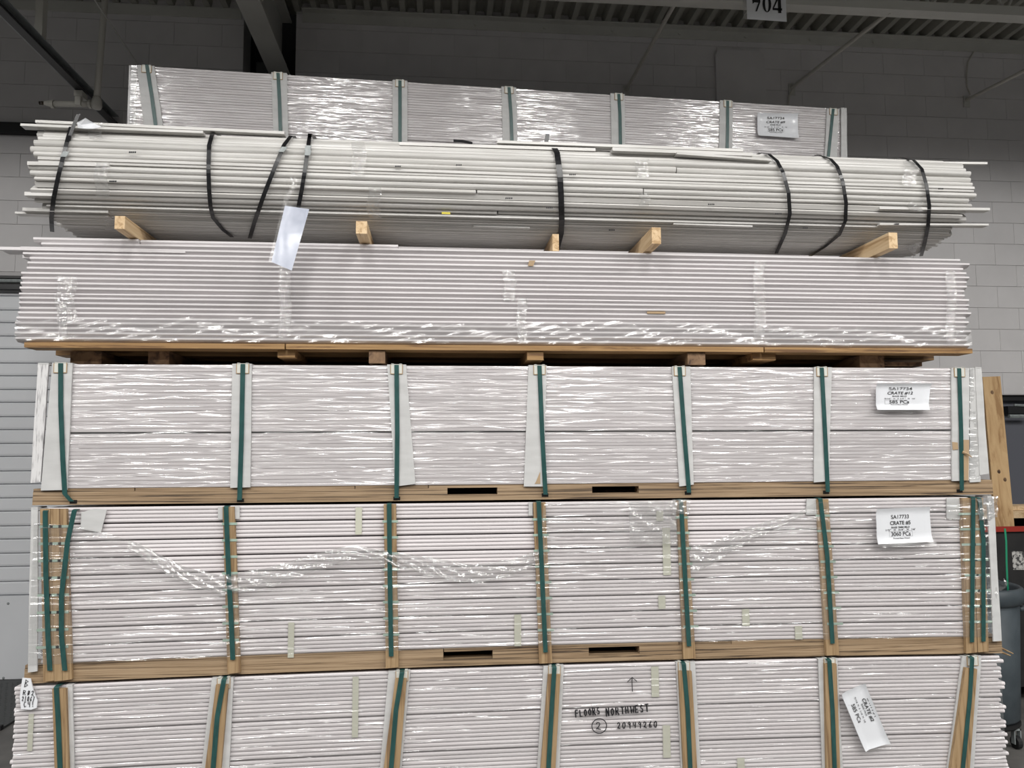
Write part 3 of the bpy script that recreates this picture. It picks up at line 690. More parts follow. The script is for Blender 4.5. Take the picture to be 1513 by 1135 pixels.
wrap(c5, M5, .025, 4.97, .092, .80, -.0255, m_fil_soft, bw5, top=top5, seed=4.1, amp=.0022, nx=260)
# gathered, ruffled edge of the torn film
def ruffle(x0, x1, zf, h, seed):
    def fn(u, v):
        X = x0+(x1-x0)*u; zt = zf(X)
        hh = h(u)
        return (X, -.031-.008*abs(math.sin(37*X+9*v+seed))*v-.006*math.sin(v*14+X*50)-.004*math.sin(u*90+v*5), zt-hh*(1-v))
    return obj('ruffled_film', MB().grid(fn, 120, 12), m_ruffle, c5, True)
xr = lambda p_: loc(p_, 800, M5, -.03).x
ruffle(xr(190), xr(560), top5, lambda u: .05+.05*math.sin(math.pi*u), 1)
ruffle(xr(560), xr(796), top5, lambda u: .06+.04*math.sin(math.pi*u), 2)
ruffle(xr(1022), xr(1190), top5, lambda u: .10*(1-u)+.03, 3)
ruffle(xr(930), xr(1000), lambda X: ex[15][1], lambda u: .22, 5)
b = MB()
def crump(u, v):
    p = loc(993+u*26, 738+v*22, M5, -.034); return (p.x, p.y-.018*abs(math.sin(7*u+5*v)*math.cos(9*v-3*u)), p.z)
obj('crumpled_film', MB().grid(crump, 8, 8), m_ruffle, c5, True)
guard(c5, M5, ((46, 748), (56, 748), (55, 992), (41, 994)), y=-.02, clip=False, mat=m_card)
guard(c5, M5, ((1459, 733), (1468, 731), (1480, 947), (1468, 948)), y=-.028, clip=False, mat=m_card)
for q in (((322, 749), (329, 749), (329, 768), (322, 768)), ((347, 748), (354, 748), (354, 767), (347, 767)), ((781, 742), (787, 742), (787, 762), (781, 762)), ((1192, 737), (1207, 737), (1207, 761), (1191, 761)), ((1399, 736), (1419, 736), (1419, 767), (1399, 766))):
    obj('corner_card', MB().slab([loc(a, b_, M5, -.010) for a, b_ in q], .006), m_card, c5)
# folded film and card at the top right corner
def fold(u, v):
    p = loc(1443+u*30, 738+v*32-u*6, M5, -.03); return (p.x, p.y-.02*abs(math.sin(4*u+6*v))*(1-u*.5), p.z)
obj('crumpled_film', MB().grid(fold, 8, 8), m_ruffle, c5, True)
obj('folded_card', MB().slab([loc(a, b_, M5, -.014) for a, b_ in ((120, 757), (139, 752), (158, 753), (149, 787), (119, 782))], .004), m_card, c5)
b = MB()
for (a, d, e_) in (((1468, 962), (1480, 958), (1497, 966)), ((1466, 966), (1480, 964), (1493, 969))):
    b.tube([loc(a[0], a[1]-4, M5, .03), loc(*d, M5, .01), loc(*e_, M5, .01)], [.007, .006, .003], 5)
obj('torn_splinter', b, m_batten, c5)
paper(c5, M5, ((1293, 752), (1372, 749), (1376, 800), (1295, 804)), -.040, [('SA17733', .45, .25, .33, .11, .004, 0), ('CRATE #5', .45, .43, .38, .12, .016, 0), ('BASE 9MM MLD', .45, .55, .34, .05, .01, .1), ('1/2"  X  3/4"  X  16\'', .45, .62, .55, .05, 0, 0), ('3060 PCs', .45, .74, .36, .12, .006, 0), ('Primed Base Wood', .45, .86, .30, .04, 0, 0)], boxed=(.24, .665, .66, .815), label='white label sheet reading CRATE #5')

# ---- upper crate of the front stack
T0 = Matrix.Translation((X0, 0, 0))
pk12 = [(loc(a, 727, T0).x, loc(b_, 727, T0).x) for a, b_ in ((661, 735), (875, 944))]
TOP12 = 2.227
c12, M12, bw12 = make_crate('wrapped lumber crate labelled CRATE #12 with white edge guards, directly under the skid', 'crate', X0, 0, Z12, 0, L=5.0, base=.08, top=TOP12-Z12, bx=(.10, 4.90), nrow=34, bow=0, gap=(15,), seam=.004, rag=(.003, .003), pockets=pk12)
grd12 = [((77, 537), (107, 538), (99, 724), (60, 725)), ((343, 538), (372, 538), (370, 720), (340, 721)), ((572, 540), (600, 540), (614, 715), (584, 719)), ((781, 541), (808, 541), (803, 719), (774, 719)),
         ((993, 543), (1020, 543), (1025, 716), (1004, 719)), ((1203, 544), (1229, 544), (1225, 711), (1203, 713)), ((1406, 545), (1432, 544), (1432, 710), (1407, 711))]
str12 = [((90, 533), (90, 600), (93, 680), (96, 730), (106, 741)), ((359, 537), (357, 640), (354, 739)), ((586, 540), (587, 640), (586, 736)), ((797, 541), (801, 640), (806, 731)), ((1004, 543), (1011, 640), (1018, 728)), ((1214, 544), (1219, 640), (1223, 727)), ((1417, 545), (1420, 640), (1421, 725))]
for i, (g, s) in enumerate(zip(grd12, str12)):
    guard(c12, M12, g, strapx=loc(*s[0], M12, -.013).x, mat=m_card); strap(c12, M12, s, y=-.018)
wrap(c12, M12, .09, 4.92, .082, TOP12-Z12-.003, -.006, m_fil, bw12, seed=7.3)
guard(c12, M12, ((56, 534), (72, 533), (60, 712), (45, 714)), y=-.004, clip=False, mat=m_scuff, th=.012)
guard(c12, M12, ((1433, 545), (1440, 542), (1449, 712), (1433, 713)), y=-.006, clip=False, mat=m_card)
guard(c12, M12, ((1441, 541), (1450, 541), (1461, 700), (1448, 702)), y=-.012, clip=False, mat=m_card)
# torn card showing brown
def patch(pts, y=-.016, mat=m_torn): return obj('torn_patch', MB().slab([loc(a, b_, M12, y) for a, b_ in pts], .002), mat, c12, label='torn brown patch of card')
patch(((792, 712), (798, 697), (798.5, 715), (790, 715)), -.0165)
patch(((1407, 653), (1415, 654), (1416, 664), (1408, 665)), -.0165); patch(((1423, 650), (1432, 650), (1431, 710), (1424, 710)), -.0165); 
b = MB(); b.tube([loc(1422, 668, M12, -.02), loc(1430, 671, M12, -.03), loc(1436, 676, M12, -.04)], [.008, .006, .002], 5); obj('torn_patch', b, m_torn, c12)
paper(c12, M12, ((1293, 567), (1374, 567), (1370, 606), (1293, 606)), -.022, lines_for('CRATE #12', '585 PCs', 'SA17734'), boxed=(.18, .62, .60, .77), label='curled white label sheet reading CRATE #12', curl=.016)

# ------------------------------------------------------------------ skid under the lower bundle
BB = at(700, 509, 0).z
skx = at(37, 510, -.01).x
sk = thing('timber_skid', 'timber skid of thin planks and bearers between crate #12 and the lower bundle', 'skid', (0, 0, TOP12+.011))
hB = BB-TOP12-.011-.006
PT = .027
for a, b_ in ((37, 422), (423, 1128), (1129, 1436)):
    xa, xb = at(a, 515, -.01).x, at(b_, 518, -.01).x
    obj('plank', MB().box(xa, xb-.004, -.02, .10, hB-PT, hB-.001, 3), m_plank, sk)
for y0 in (.3, .55, .8): obj('plank', MB().box(skx, 2.4, y0, y0+.12, hB-PT, hB-.001, 3), m_plank, sk)
for a, b_, y0, m_, full in ((104, 150, .12, m_dark, 1), (219, 250, .10, m_dark, 1), (545, 569, -.005, m_dark, 1), (1016, 1042, .0, m_dark, 1), (1270, 1306, .10, m_dark, 1), (410, 436, .02, m_plank, 0), (779, 803, -.005, m_plank, .6), (1112, 1146, .03, m_plank, 0)):
    xa, xb = at(a, 525, y0).x, at(b_, 525, y0).x
    obj('bearer', MB().box(xa, xb, y0, .98, 0 if full == 1 else (hB-PT)*(.45 if full == 0 else .3), hB-PT-.001), m_, sk)
xa, xb = at(1285, 530, .12).x, at(1362, 530, .12).x
obj('bearer', MB().box(at(1307, 530, .12).x, xb, .12, .9, .012, .035), m_dark, sk)
xa = at(66, 522, .1).x

# ------------------------------------------------------------------ lower bundle of casings
HB = 2.845-BB
bb = thing('casing_bundle', 'lower taped bundle of white casing strips resting on the timber skid', 'bundle', (0, 0, BB))
MBn = frame(bb)
nr = 20; t = HB/nr
m_casing = m_mould2
for i in range(nr):
    z_ = i*t
    lx = {0: 25, 1: 24, 2: 26, 3: 24, 4: 25, 5: 27, 6: 28, 7: 28, 8: 28, 9: 27, 10: 28, 11: 29, 12: 29, 13: 29, 14: 37, 15: 38, 16: 41, 17: 30, 18: 26, 19: 57}[i]
    rx = {18: 1436, 19: 1422}.get(i, 1430+random.choice((-4, 0, 2, 4)))
    xa, xb = at(lx, 440, 0).x, at(rx, 440, 0).x
    g = .004 if i in (9,) else 0
    dy = R(0, .005)
    tt = t*.95-g
    prof = [(.024, 0), (.018, tt*.12), (.0015, tt*.52), (0, tt*.58), (0, tt*.94), (.003, tt), (.11, tt), (.11, 0)]
    ph = R(0, 6); am = R(.0005, .002)
    obj('casing', MB().extrude(prof, [xa+(xb-xa)*k/10 for k in range(11)], lambda X, Y, Z: (X, Y+dy, Z+z_+am*math.sin(X*1.3+ph))), m_casing, bb)
def topcasing(pa_, pb_, z_, y=0):
    xa, xb = at(*pa_, y).x, at(*pb_, y).x; tt = t*.93
    prof = [(.012, 0), (.0015, tt*.45), (0, tt*.5), (0, tt*.95), (.003, tt), (.11, tt), (.11, 0)]
    obj('casing', MB().extrude(prof, [xa+(xb-xa)*k/6 for k in range(7)], lambda X, Y, Z: (X, Y+y, Z+z_)), m_casing, bb)
topcasing((49, 352), (204, 355), HB, .0); topcasing((208, 356), (588, 370), HB-.001, .012)
# flat boards poking out on the left
for (a, ya, yb, z_, len_) in ((-2, 0.0, .10, HB-t*1.6, .9), (30, .02, .09, HB-t*3.0, .5), ):
    xa = at(a, 372, 0).x; obj('casing', MB().box(xa, xa+len_, ya+.003, yb, z_-.003, z_+.012, 2), m_casing, bb)
core = MB()
for i in range(10):
    for k in range(6):
        core.box(-2.5+R(0, .03), 2.36+R(0, .03), .115+k*.145, .115+k*.145+.14, i*HB/10+.002, (i+1)*HB/10-.002)
obj('casing_core', core, m_casing, bb, kind='stuff')
def skirt(u, v):
    X = at(23, 500, 0).x*(1-u)+at(1434, 500, 0).x*u
    return (X, -.006-.004*abs(math.sin(X*7+v*3))-.003*abs(math.sin(X*23-v*9)), .003+v*(.115+.012*math.sin(X*3)))
obj('film_skirt', MB().grid(skirt, 200, 14), m_fil_skirt, bb, True)
def tapeband(parent, px0, px1, y0, y1, yy, seed, Mw):
    def fn(u, v):
        p = loc(px0+(px1-px0)*(u+.08*math.sin(v*9+seed)), y0+(y1-y0)*v, Mw, yy); return (p.x, p.y-.004*abs(math.sin(19*v+7*u+seed)), p.z)
    return obj('clear_tape', MB().grid(fn, 6, 30), m_cleartape, parent, True)
for k, (a, b_, y0, y1) in enumerate(((84, 112, 408, 478), (413, 430, 385, 500), (744, 762, 400, 445), (764, 778, 440, 505), (1114, 1130, 385, 503), (1398, 1412, 400, 508), (86, 100, 440, 500))):
    tapeband(bb, a, b_, y0, y1, -.009, k*2.1, MBn)
b = MB().box(at(956, 462, 0).x, at(983, 462, 0).x, -.003, .004, at(960, 463.5, 0).z-BB, at(960, 460.5, 0).z-BB); obj('chip_mark', b, m_torn, bb)
p = at(786, 388, -.01); b = MB().slab([at(x_, y_, -.008)-Vector((0, 0, BB)) for x_, y_ in ((782, 385), (791, 385), (788, 393), (780, 393))], .004); obj('card_scrap', b, m_torn, bb)

# ------------------------------------------------------------------ loose blocks between the bundles
blk = (((170, 313), (184, 344), 'pale timber block under the upper bundle at its left end', 0), ((526, 326), (542, 363), 'pale timber block under the upper bundle, second block from the left', 0),
       ((963, 341), (977, 371), 'pale timber block under the upper bundle, third full block from the left', 1), ((1313, 347), (1327, 374), 'pale timber block under the upper bundle at its right end', 1))
AZ = 2.952
for (a, b_, lab, side) in blk:
    y0 = -.16
    xa, xb = at(a[0], a[1], y0).x, at(b_[0], b_[1], y0).x
    zt, zb = AZ-.014, BB+HB+(.007 if side else .029)
    m = MB().box(0, xb-xa, 0, 1.0, 0, zt-zb)
    o = obj('timber_block', m, m_pine); o.location = (xa, y0, zb); o.rotation_euler = (0, 0, (.0, .0)[side]); tag(o, lab, 'timber block', 'timber blocks between the two bundles')
xa = at(818, 365, -.02).x
o = obj('timber_block', MB().box(0, .035, 0, .9, 0, AZ-.014-BB-HB), m_pine); o.location = (xa, .02, BB+HB+.006); tag(o, 'timber block set back behind the middle black strap', 'timber block', 'timber blocks between the two bundles')

# ------------------------------------------------------------------ upper bundle of mouldings
AL, AR = at(48, 250, -.19), at(1440, 310, -.13)
ab = thing('moulding_bundle', 'upper rounded bundle of loose white mouldings tied with black straps', 'bundle', (AL.x, AL.y, AZ), math.atan2(AR.y-AL.y, AR.x-AL.x))
MA = frame(ab); LA = (AR-AL).length
HA, DA, EX = .50, .80, 2.45
def slope(X): return -.0*X
def sup(th, inset=0.0):
    c_, s_ = math.cos(th), math.sin(th); a, b_ = DA/2-inset, HA/2-inset
    y = DA/2 + a*math.copysign(abs(c_)**(2/EX), c_); z = HA/2 + b_*math.copysign(abs(s_)**(2/EX), s_)
    return y, z
# arc length samples from the top back, over the front (th = pi), to the bottom back
ths = [math.radians(60)+(math.radians(305)-math.radians(60))*k/4000 for k in range(4001)]
P_ = [sup(t_) for t_ in ths]; acc = [0]
for k in range(1, len(P_)): acc.append(acc[-1]+math.dist(P_[k], P_[k-1]))
def onarc(s):
    k = int(np.searchsorted(acc, s)); k = min(max(k, 1), len(P_)-1); return P_[k], (P_[k][0]-P_[k-1][0], P_[k][1]-P_[k-1][1])
s = 0.0; rowi = 0
xspl = {k: None for k in range(200)}
while s < acc[-1]-.02:
    (yc, zc_), _ = onarc(s)
    under = zc_ < .06 and yc > .08
    h = R(.011, .018) if under else random.choice((.024, .030, .034, .038, .042, .048))
    if zc_ > .47: h = random.choice((.02, .028))
    (p0, d0) = onarc(s); (p1, d1) = onarc(min(s+h, acc[-1]))
    ang = math.atan2(p1[1]-p0[1], p1[0]-p0[0])      # along-curve direction in (y,z)
    ty, tz = math.cos(ang), math.sin(ang); ny, nz = -tz*-1, ty*-1  # outward
    # outward should point away from the centre
    cyv, czv = p0[0]-DA/2, p0[1]-HA/2
    if ny*cyv+nz*czv < 0: ny, nz = -ny, -nz
    hh = h*(.96 if under else .88); kind_ = random.random(); proud = R(-.004, .003) if under else R(-.013, .003)
    if under: prof = [(0, 0), (0, 1), (.05, 1), (.05, 0)]; bul = [0, 0, 0, 0]
    if kind_ < .66: pr = [(0, .013), (.10, .006), (.28, .001), (.55, .0), (.8, .004), (.93, .009), (1, .015)]       # bullnose
    elif kind_ < .82: pr = [(0, .004), (.06, .0), (.5, 0), (.58, .007), (.95, .008), (1, .014)]                      # stepped
    else: pr = [(0, .006), (.08, .0), (.90, .001), (1, .010)]                                                       # flat
    depth = .045
    loop = [(a*hh, dd_) for a, dd_ in pr] + [(hh, depth), (0, depth)]
    pts2 = [(p0[0]+ty*a - ny*dd_ + ny*proud, p0[1]+tz*a - nz*dd_ + nz*proud) for a, dd_ in loop]
    xa, xb = R(-.035, .02), LA+R(-.03, .03)
    if zc_ > .455: xb = LA-R(.05, .09)
    if zc_ < .12 and not under: xb = LA+R(-.05, .02)
    if under: xa = R(-.01, .02); xb = LA+R(-.06, -.02)
    ph, am = R(0, 6), (.0012 if under else R(.001, .003))
    def put(x0, x1):
        obj('moulding', MB().extrude(pts2, [x0+(x1-x0)*k/8 for k in range(9)], lambda X, Y, Z: (X, Y, Z+am*math.sin(X*1.1+ph))), m_mould, ab)
    if not under and random.random() < .45 and zc_ > .05:
        xs_ = R(.38, .66)*LA; put(xa, xs_-.004)
        pts2 = [(a+R(0, .0)+.006*ny*-1, b_+.004*nz*-1) for a, b_ in pts2]; put(xs_+.003, xb)
    else: put(xa, xb)
    s += h; rowi += 1
print('rows A', rowi)
core = MB()
for i in range(8):
    for k in range(9):
        y_, z_ = .06+k*.076, .055+i*.05
        if abs((y_+.036-DA/2)/(DA/2-.06))**EX + abs((z_+.024-HA/2)/(HA/2-.05))**EX > 1.0: continue
        core.box(R(-.0, .05), LA-R(.02, .06), y_, y_+.072, z_, z_+.046, 2)
obj('moulding_core', core, m_mould, ab, kind='stuff')
# straps that follow the bundle's curved face
def hit(px, py, off=.008, last=None):
    Mi = MA.inverted(); a = Mi @ CAM; d = (Mi.to_3x3() @ ray(px, py))
    tt_ = 3.0
    while tt_ < 6.5:
        p = a+d*tt_
        if abs((p.y-DA/2)/(DA/2+off))**EX + abs((p.z-HA/2)/(HA/2+off))**EX <= 1: return p
        tt_ += .003
    if last is not None: return loc(px, py, MA, last.y+.02)
    return loc(px, py, MA, .06)
# loose strips: on top and poking out at the ends (pixel ends, distance)
def strip(a, b_, y0, hgt=.016, dep=.05, tilt=0):
    A_, B_ = loc(*a, MA, y0), loc(*b_, MA, y0+tilt)
    if y0 <= 0:
        yh = hit((a[0]+b_[0])/2, (a[1]+b_[1])/2, .004).y; A_, B_ = loc(*a, MA, yh), loc(*b_, MA, yh)
    v = [(A_.x, A_.y, A_.z-hgt/2), (A_.x, A_.y, A_.z+hgt/2), (A_.x, A_.y+dep, A_.z+hgt/2), (A_.x, A_.y+dep, A_.z-hgt/2),
         (B_.x, B_.y, B_.z-hgt/2), (B_.x, B_.y, B_.z+hgt/2), (B_.x, B_.y+dep, B_.z+hgt/2), (B_.x, B_.y+dep, B_.z-hgt/2)]
    obj('moulding', MB().add(v, [(0, 1, 2, 3), (7, 6, 5, 4), (0, 4, 5, 1), (1, 5, 6, 2), (2, 6, 7, 3), (3, 7, 4, 0)]), m_mould, ab)
strip((52, 179), (420, 196), .10, .014); strip((30, 184), (300, 195), .06, .012); strip((590, 212), (880, 221), .06); strip((735, 209), (1098, 222), .05, .014); strip((905, 220), (1112, 228), .02, .018)
strip((1000, 226), (1140, 236), .01, .012); strip((1200, 238), (1459, 241), .12, .012, .02); strip((22, 314), (160, 319), -.004, .010); strip((33, 309), (160, 312), -.006, .016)
strip((36, 286), (80, 287), .0, .018); strip((700, 333), (783, 336), -.006, .010, .03); strip((995, 330), (1112, 334), -.004, .010, .03); strip((1300, 307), (1463, 309), -.006, .014); strip((1300, 331), (1461, 332), -.003, .010)
strip((40, 241), (160, 243), -.002, .018)
def normal_at(p):
    u, v = (p.y-DA/2)/(DA/2), (p.z-HA/2)/(HA/2)
    n_ = Vector((0, math.copysign(abs(u)**(EX-1)/(DA/2), u), math.copysign(abs(v)**(EX-1)/(HA/2), v)))
    return n_.normalized() if n_.length > 1e-6 else Vector((0, -1, 0))
SA = [((105, 188), (95, 225), (86, 262), (79, 295), (76, 322), (77, 342)), ((314, 197), (309, 215), (308, 250), (309, 280), (311, 305), (315, 322), (330, 340), (343, 350)),
      ((430, 201), (420, 214), (407, 245), (390, 288), (376, 328), (369, 352)), ((458, 198), (455, 220), (450, 255), (446, 280), (441, 306), (437, 330), (434, 356)),
      ((816, 213), (823, 226), (827, 255), (829, 290), (830, 325), (829, 345), (822, 372)), ((1136, 228), (1148, 238), (1157, 255), (1165, 285), (1167, 316), (1160, 345), (1147, 374)),
      ((1227, 235), (1237, 246), (1245, 268), (1250, 300), (1249, 326), (1240, 347), (1218, 365), (1197, 378)), ((1350, 237), (1362, 250), (1369, 275), (1373, 305), (1371, 335), (1366, 360), (1361, 378))]
for poly_ in SA:
    dense = []
    for i in range(len(poly_)-1):
        for k in range(5): dense.append((poly_[i][0]+(poly_[i+1][0]-poly_[i][0])*k/5, poly_[i][1]+(poly_[i+1][1]-poly_[i][1])*k/5))
    dense.append(poly_[-1]); pts = []; last = None
    for q in dense:
        p = hit(*q, last=last)
        last = p; pts.append(p)
    # carry the strap over the top and away behind
    p = pts[0]; pre = [Vector((p.x, y_, 0)) for y_ in (.6, .45, .3, .18)]
    for v in pre:
        u = abs((v.y-DA/2)/(DA/2+.008))**EX; v.z = HA/2+(HA/2+.008)*(max(0, 1-u))**(1/EX)
    pre = [v for v in pre if v.y > p.y+.02]
    pts = pre+pts
    nv = [normal_at(p_) for p_ in pts]; wv = []
    for i in range(len(pts)):
        d = (pts[min(i+1, len(pts)-1)]-pts[max(i-1, 0)]).normalized(); wv.append(nv[i].cross(d).normalized())
    obj('black_strap', MB().ribbon(pts, wv, nv, .020 if poly_ is not SA[4] else .030, .002), m_black, ab)
# loose strap tails and metal seals
b = MB(); a = [loc(x_, y_, MA, .03) for x_, y_ in ((116, 169), (109, 186), (101, 208), (97, 222))]; b.ribbon(a, (.97, 0, .2), (0, -1, 0), .02, .002); obj('strap_tail', b, m_black, ab)
b = MB(); a = [loc(x_, y_, MA, .16) for x_, y_ in ((809, 198), (808, 206), (806, 214))]; b.ribbon(a, (1, 0, 0), (0, -1, 0), .022, .002); obj('strap_tail', b, m_black, ab)
b = MB(); a = [loc(x_, y_, MA, .12) for x_, y_ in ((670, 208), (684, 209), (698, 212))]; b.ribbon(a, (0, .3, 1), (0, -1, .3), .016, .002); obj('strap_tail', b, m_black, ab)
for px_, py_, dx in ((96, 228, -.2), (418, 221, -.3), (455, 219, -.1), (455, 226, -.1)):
    p = hit(px_, py_, .012); obj('strap_seal', MB().slab([(p.x-.014+dx*.03, p.y-.004, p.z-.014), (p.x+.014+dx*.03, p.y-.004, p.z-.014), (p.x+.014-dx*.03, p.y-.002, p.z+.014), (p.x-.014-dx*.03, p.y-.002, p.z+.014)], .003), m_galv, ab)
# clear tape patches and ink stamps
def tapeA(px0, px1, y0, y1, seed):
    def fn(u, v):
        p = hit(px0+(px1-px0)*(u+.1*math.sin(7*v+seed)), y0+(y1-y0)*v, .010+.003*math.sin(23*v+9*u+seed)); return tuple(p)
    obj('clear_tape', MB().grid(fn, 4, 14), m_cleartape, ab, True)
for k, tA in enumerate(((132, 152, 182, 205), (140, 160, 240, 290), (156, 172, 320, 340), (520, 540, 210, 260), (543, 562, 276, 322), (940, 958, 235, 262), (945, 960, 285, 305), (1335, 1355, 238, 275), (1342, 1362, 296, 312))): tapeA(*tA, k*1.7)
def stamp(px_, py_, w_):
    b = MB(); n_ = 4
    for i in range(n_):
        p = hit(px_+w_*(i/n_-.5), py_, .010); l = w_/n_/290*.75
        b.slab([(p.x, p.y-.002, p.z-.004), (p.x+l, p.y-.002, p.z-.004), (p.x+l*1.1, p.y-.002, p.z+.004), (p.x+l*.2, p.y-.002, p.z+.004)], .002)
    obj('ink_stamp', b, m_ink, ab)
for px_, py_, w_ in ((167, 268, 11), (196, 225, 11), (172, 191, 9), (752, 293, 11), (812, 307, 10), (846, 258, 10), (904, 340, 9), (1051, 302, 10), (1150, 316, 10), (1190, 337, 8), (1390, 279, 8), (1325, 331, 7), (588, 246, 9), (678, 244, 9)): stamp(px_, py_, w_)
p = hit(659, 315, .01); obj('yellow_sticker', MB().box(p.x-.022, p.x+.022, p.y-.002, p.y+.004, p.z-.005, p.z+.005), m_yellow, ab)
# paper flap on the left end, film scrap on the right underside
q = [loc(x_, y_, MA, .02) for x_, y_ in ((114, 181), (128, 176), (138, 181), (150, 187), (141, 192), (126, 190), (114, 188))]
obj('torn_film', MB().slab([v+Vector((0, -.015*math.sin(i*2), 0)) for i, v in enumerate(q)], .002), m_paper, ab)
q = [hit(x_, y_, .014) for x_, y_ in ((1338, 364), (1360, 358), (1354, 368), (1352, 378), (1345, 372))]
obj('torn_film', MB().slab(q, .001), m_cleartape, ab)
# hanging tag
tg = thing('hanging_tag', 'blank bluish-white paper tag in clear sleeve hanging from a black strap', 'tag', tuple(MA @ hit(441, 306, .02)))
def tagpt(u, v, off=0, grow=0):
    a = Vector((421-grow*3, 304)).lerp(Vector((457, 309)), u); d = Vector((401-grow*4, 387)).lerp(Vector((431, 400)), u); p = a.lerp(d, v)
    return at(p.x, p.y, -.235-.01*math.sin(3*u+1)+.012*math.sin(5*v)*u + .02*(1-v) + off) - tg.location
obj('paper', MB().grid(lambda u, v: tagpt(u, v, -.012*max(0, u-.75)*4*(1-v)**4), 8, 14), m_bluepaper, tg, True)
obj('clear_sleeve', MB().grid(lambda u, v: tagpt(u*1.02-.01, v*1.03-.03, -.006, 1), 6, 10), m_pouch, tg, True)
obj('sleeve_tail', MB().grid(lambda u, v: at(437-8*u+v*(-8)+4*math.sin(6*v), 262+42*v, -.205-.006*math.sin(9*v+5*u))-tg.location, 4, 10), m_cleartape, tg, True)

# ------------------------------------------------------------------ right background
CXc, CYc = 2.79, .62
can = thing('rubbish_bin', 'round grey wheeled rubbish bin standing right of the stacked crates', 'bin', (CXc, CYc, 0))
b = MB(); b.lathe([(0, .15), (.20, .15), (.215, .17), (.245, .86), (.232, .86), (.20, .19), (0, .19)], (0, 0, 0), 36); obj('body', b, m_can, can, True)
b = MB(); b.lathe([(.245, .84), (.272, .86), (.275, .90), (.268, .935), (.255, .945), (.238, .93), (.236, .86)], (0, 0, 0), 36); obj('rim', b, m_can, can, True)
b = MB(); b.tube([(.23, -.10, .80), (.30, -.06, .80), (.30, .06, .80), (.23, .10, .80)], .014, 8); obj('handle', b, m_can, can, True)
b = MB(); b.lathe([(0, .12), (.205, .12), (.215, .13), (.215, .149), (0, .149)], (0, 0, 0), 28); obj('dolly', b, m_rubber, can)
for k in range(5):
    t_ = k*2*math.pi/5+.35; x_, y_ = .19*math.cos(t_), .19*math.sin(t_)
    b = MB()
    n = 14; vs = [(x_+dx, y_+.037*math.cos(2*math.pi*i/n), .038+.037*math.sin(2*math.pi*i/n)) for dx in (-.014, .014) for i in range(n)]
    b.add(vs, [(i, (i+1) % n, n+(i+1) % n, n+i) for i in range(n)]+[tuple(range(n)), tuple(range(n, 2*n))]); wv_ = obj('caster', b, m_rubber, can)
    obj('caster_fork', MB().box(x_-.022, x_-.016, y_-.015, y_+.015, .03, .119).box(x_+.016, x_+.022, y_-.015, y_+.015, .03, .119).box(x_-.022, x_+.022, y_-.015, y_+.015, .108, .119), m_galv, wv_)
def cr(u, v): return (CXc+.02+.10*(u-.3)+.02*math.sin(9*v), CYc-.12+.05*math.sin(7*u+5*v), .80+.19*v+.02*math.sin(13*u))
tag(obj('film_scrap', MB().grid(cr, 8, 8), m_ruffle, None, True), 'crumpled clear film sticking out of the grey rubbish bin', 'film')
gs = [at(1484.5, 781, .50), at(1486.5, 800, .50), at(1487, 830, .51), at(1488, 855, .52), at(1489, 870, .54), at(1489, 890, .58)]
b = MB().ribbon(gs, (1, 0, 0), (0, -1, 0), .012, .002)
tag(obj('strap_offcut', b, m_cord), 'bright green strap offcut standing up out of the grey rubbish bin', 'strap')
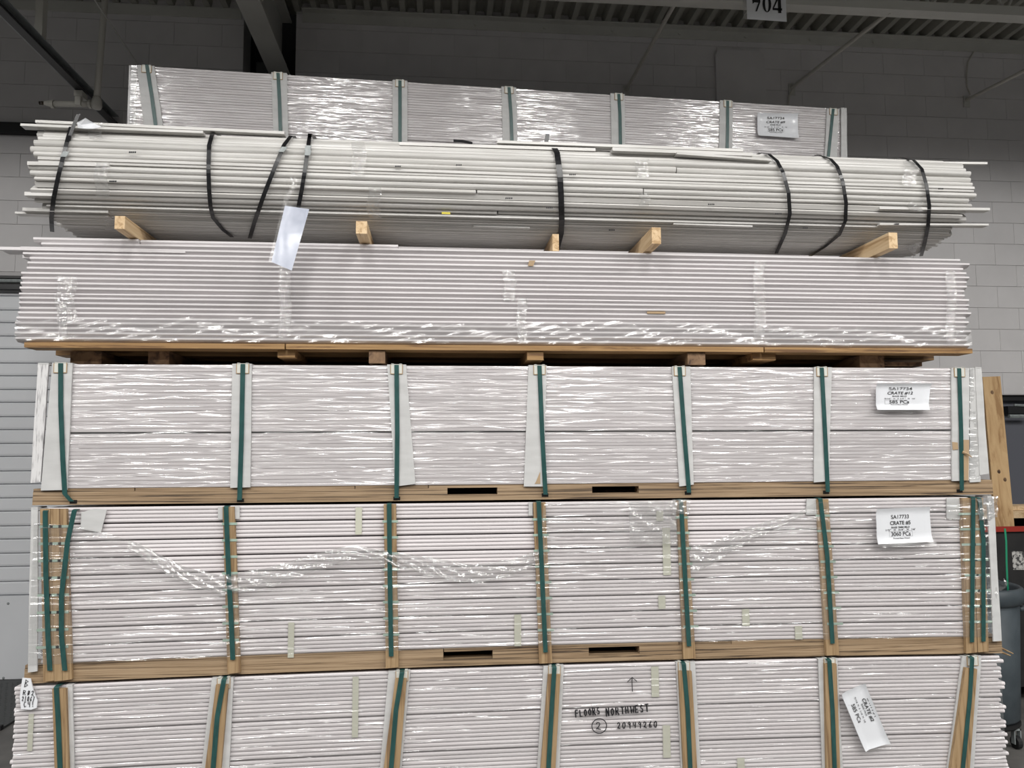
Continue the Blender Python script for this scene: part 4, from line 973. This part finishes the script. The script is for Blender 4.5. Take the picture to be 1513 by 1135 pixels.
# black container with red rim
bx0, bx1, by0, by1, bz = 3.22, 4.5, 1.22, 2.05, at(1495, 779, 1.22).z
bn = thing('waste_container', 'large black container with a red rim behind the grey rubbish bin', 'container', (bx0, by0, 0))
W_, D_ = bx1-bx0, by1-by0
b = MB(); b.box(0, W_, 0, .03, .12, bz).box(0, W_, D_-.03, D_, .12, bz).box(0, .03, .03, D_-.03, .12, bz).box(W_-.03, W_, .03, D_-.03, .12, bz).box(.03, W_-.03, .03, D_-.03, .12, .16); obj('body', b, m_binblk, bn)
b = MB(); b.box(-.02, W_+.02, -.02, .0, bz-.03, bz+.006).box(-.02, 0, .0, D_, bz-.03, bz+.006).box(-.02, W_+.02, D_, D_+.02, bz-.03, bz+.006).box(W_, W_+.02, 0, D_, bz-.03, bz+.006); obj('rim', b, m_red, bn)
for x_ in (.12, W_-.12):
    for y_ in (.12, D_-.12):
        b = MB(); n = 14; b.add([(x_+dx, y_+.06*math.cos(2*math.pi*i/n), .06+.06*math.sin(2*math.pi*i/n)) for dx in (-.02, .02) for i in range(n)], [(i, (i+1) % n, n+(i+1) % n, n+i) for i in range(n)]+[tuple(range(n)), tuple(range(n, 2*n))]); obj('caster', b, m_rubber, bn)
pl = [at(x_, y_, by0-.002)-bn.location for x_, y_ in ((1495, 814), (1516, 816), (1516, 842), (1497, 842))]
m_smear = surf('smudged notice', srgb(60, 60, 60), srgb(188, 186, 182), (14, 14, 14), 3, .6, lo=.42, hi=.55)
obj('notice', MB().slab(pl, .003), m_smear, bn, label='smudged white notice')
# tan board standing in the container, pale boards behind it
pa = at(1452, 557, 1.62); pb = at(1478, 556, 1.62); pc = at(1496.5, 752, 1.45)
dirv = (pc-pb)/(pb.z-pc.z)
zbot = .17
def down(p): return p + dirv*(p.z-zbot)
o = obj('tan_board', MB().slab([pa, pb, down(pb), down(pa)], .02), m_ply)
tag(o, 'tall tan wooden board standing up in the black container right of crate #12', 'board')
for px_, py_ in ((1476, 697), (1485, 709), (1466, 580)):
    v_ = (py_-557)/195; k_ = at(px_, py_, 1.62-.17*v_-.002); b = MB(); b.lathe([(0, .003), (.011, .002), (.013, 0)], (0, 0, 0), 10); b.warp(lambda x, y, z, k_=k_: (k_.x+x, k_.y-z, k_.z+y*1.3)); obj('knot', b, m_dark, o)
x0_ = at(1497, 760, 1.9).x
lb = MB().box(x0_-.5, x0_+.7, 1.80, 1.98, bz-.05, bz+.05); 
for k_, (y0_, lab) in enumerate(((1.80, 'lower of two pale boards lying across the black container rim'), (1.84, 'upper of two pale boards lying across the black container rim'))):
    h_ = (.056, .036)[k_]; z_ = bz+.008+k_*.058
    tag(obj('pale_board', MB().box(x0_-.85+k_*.05, x0_+.5, y0_, y0_+.18, z_, z_+h_), m_pine), lab, 'board')
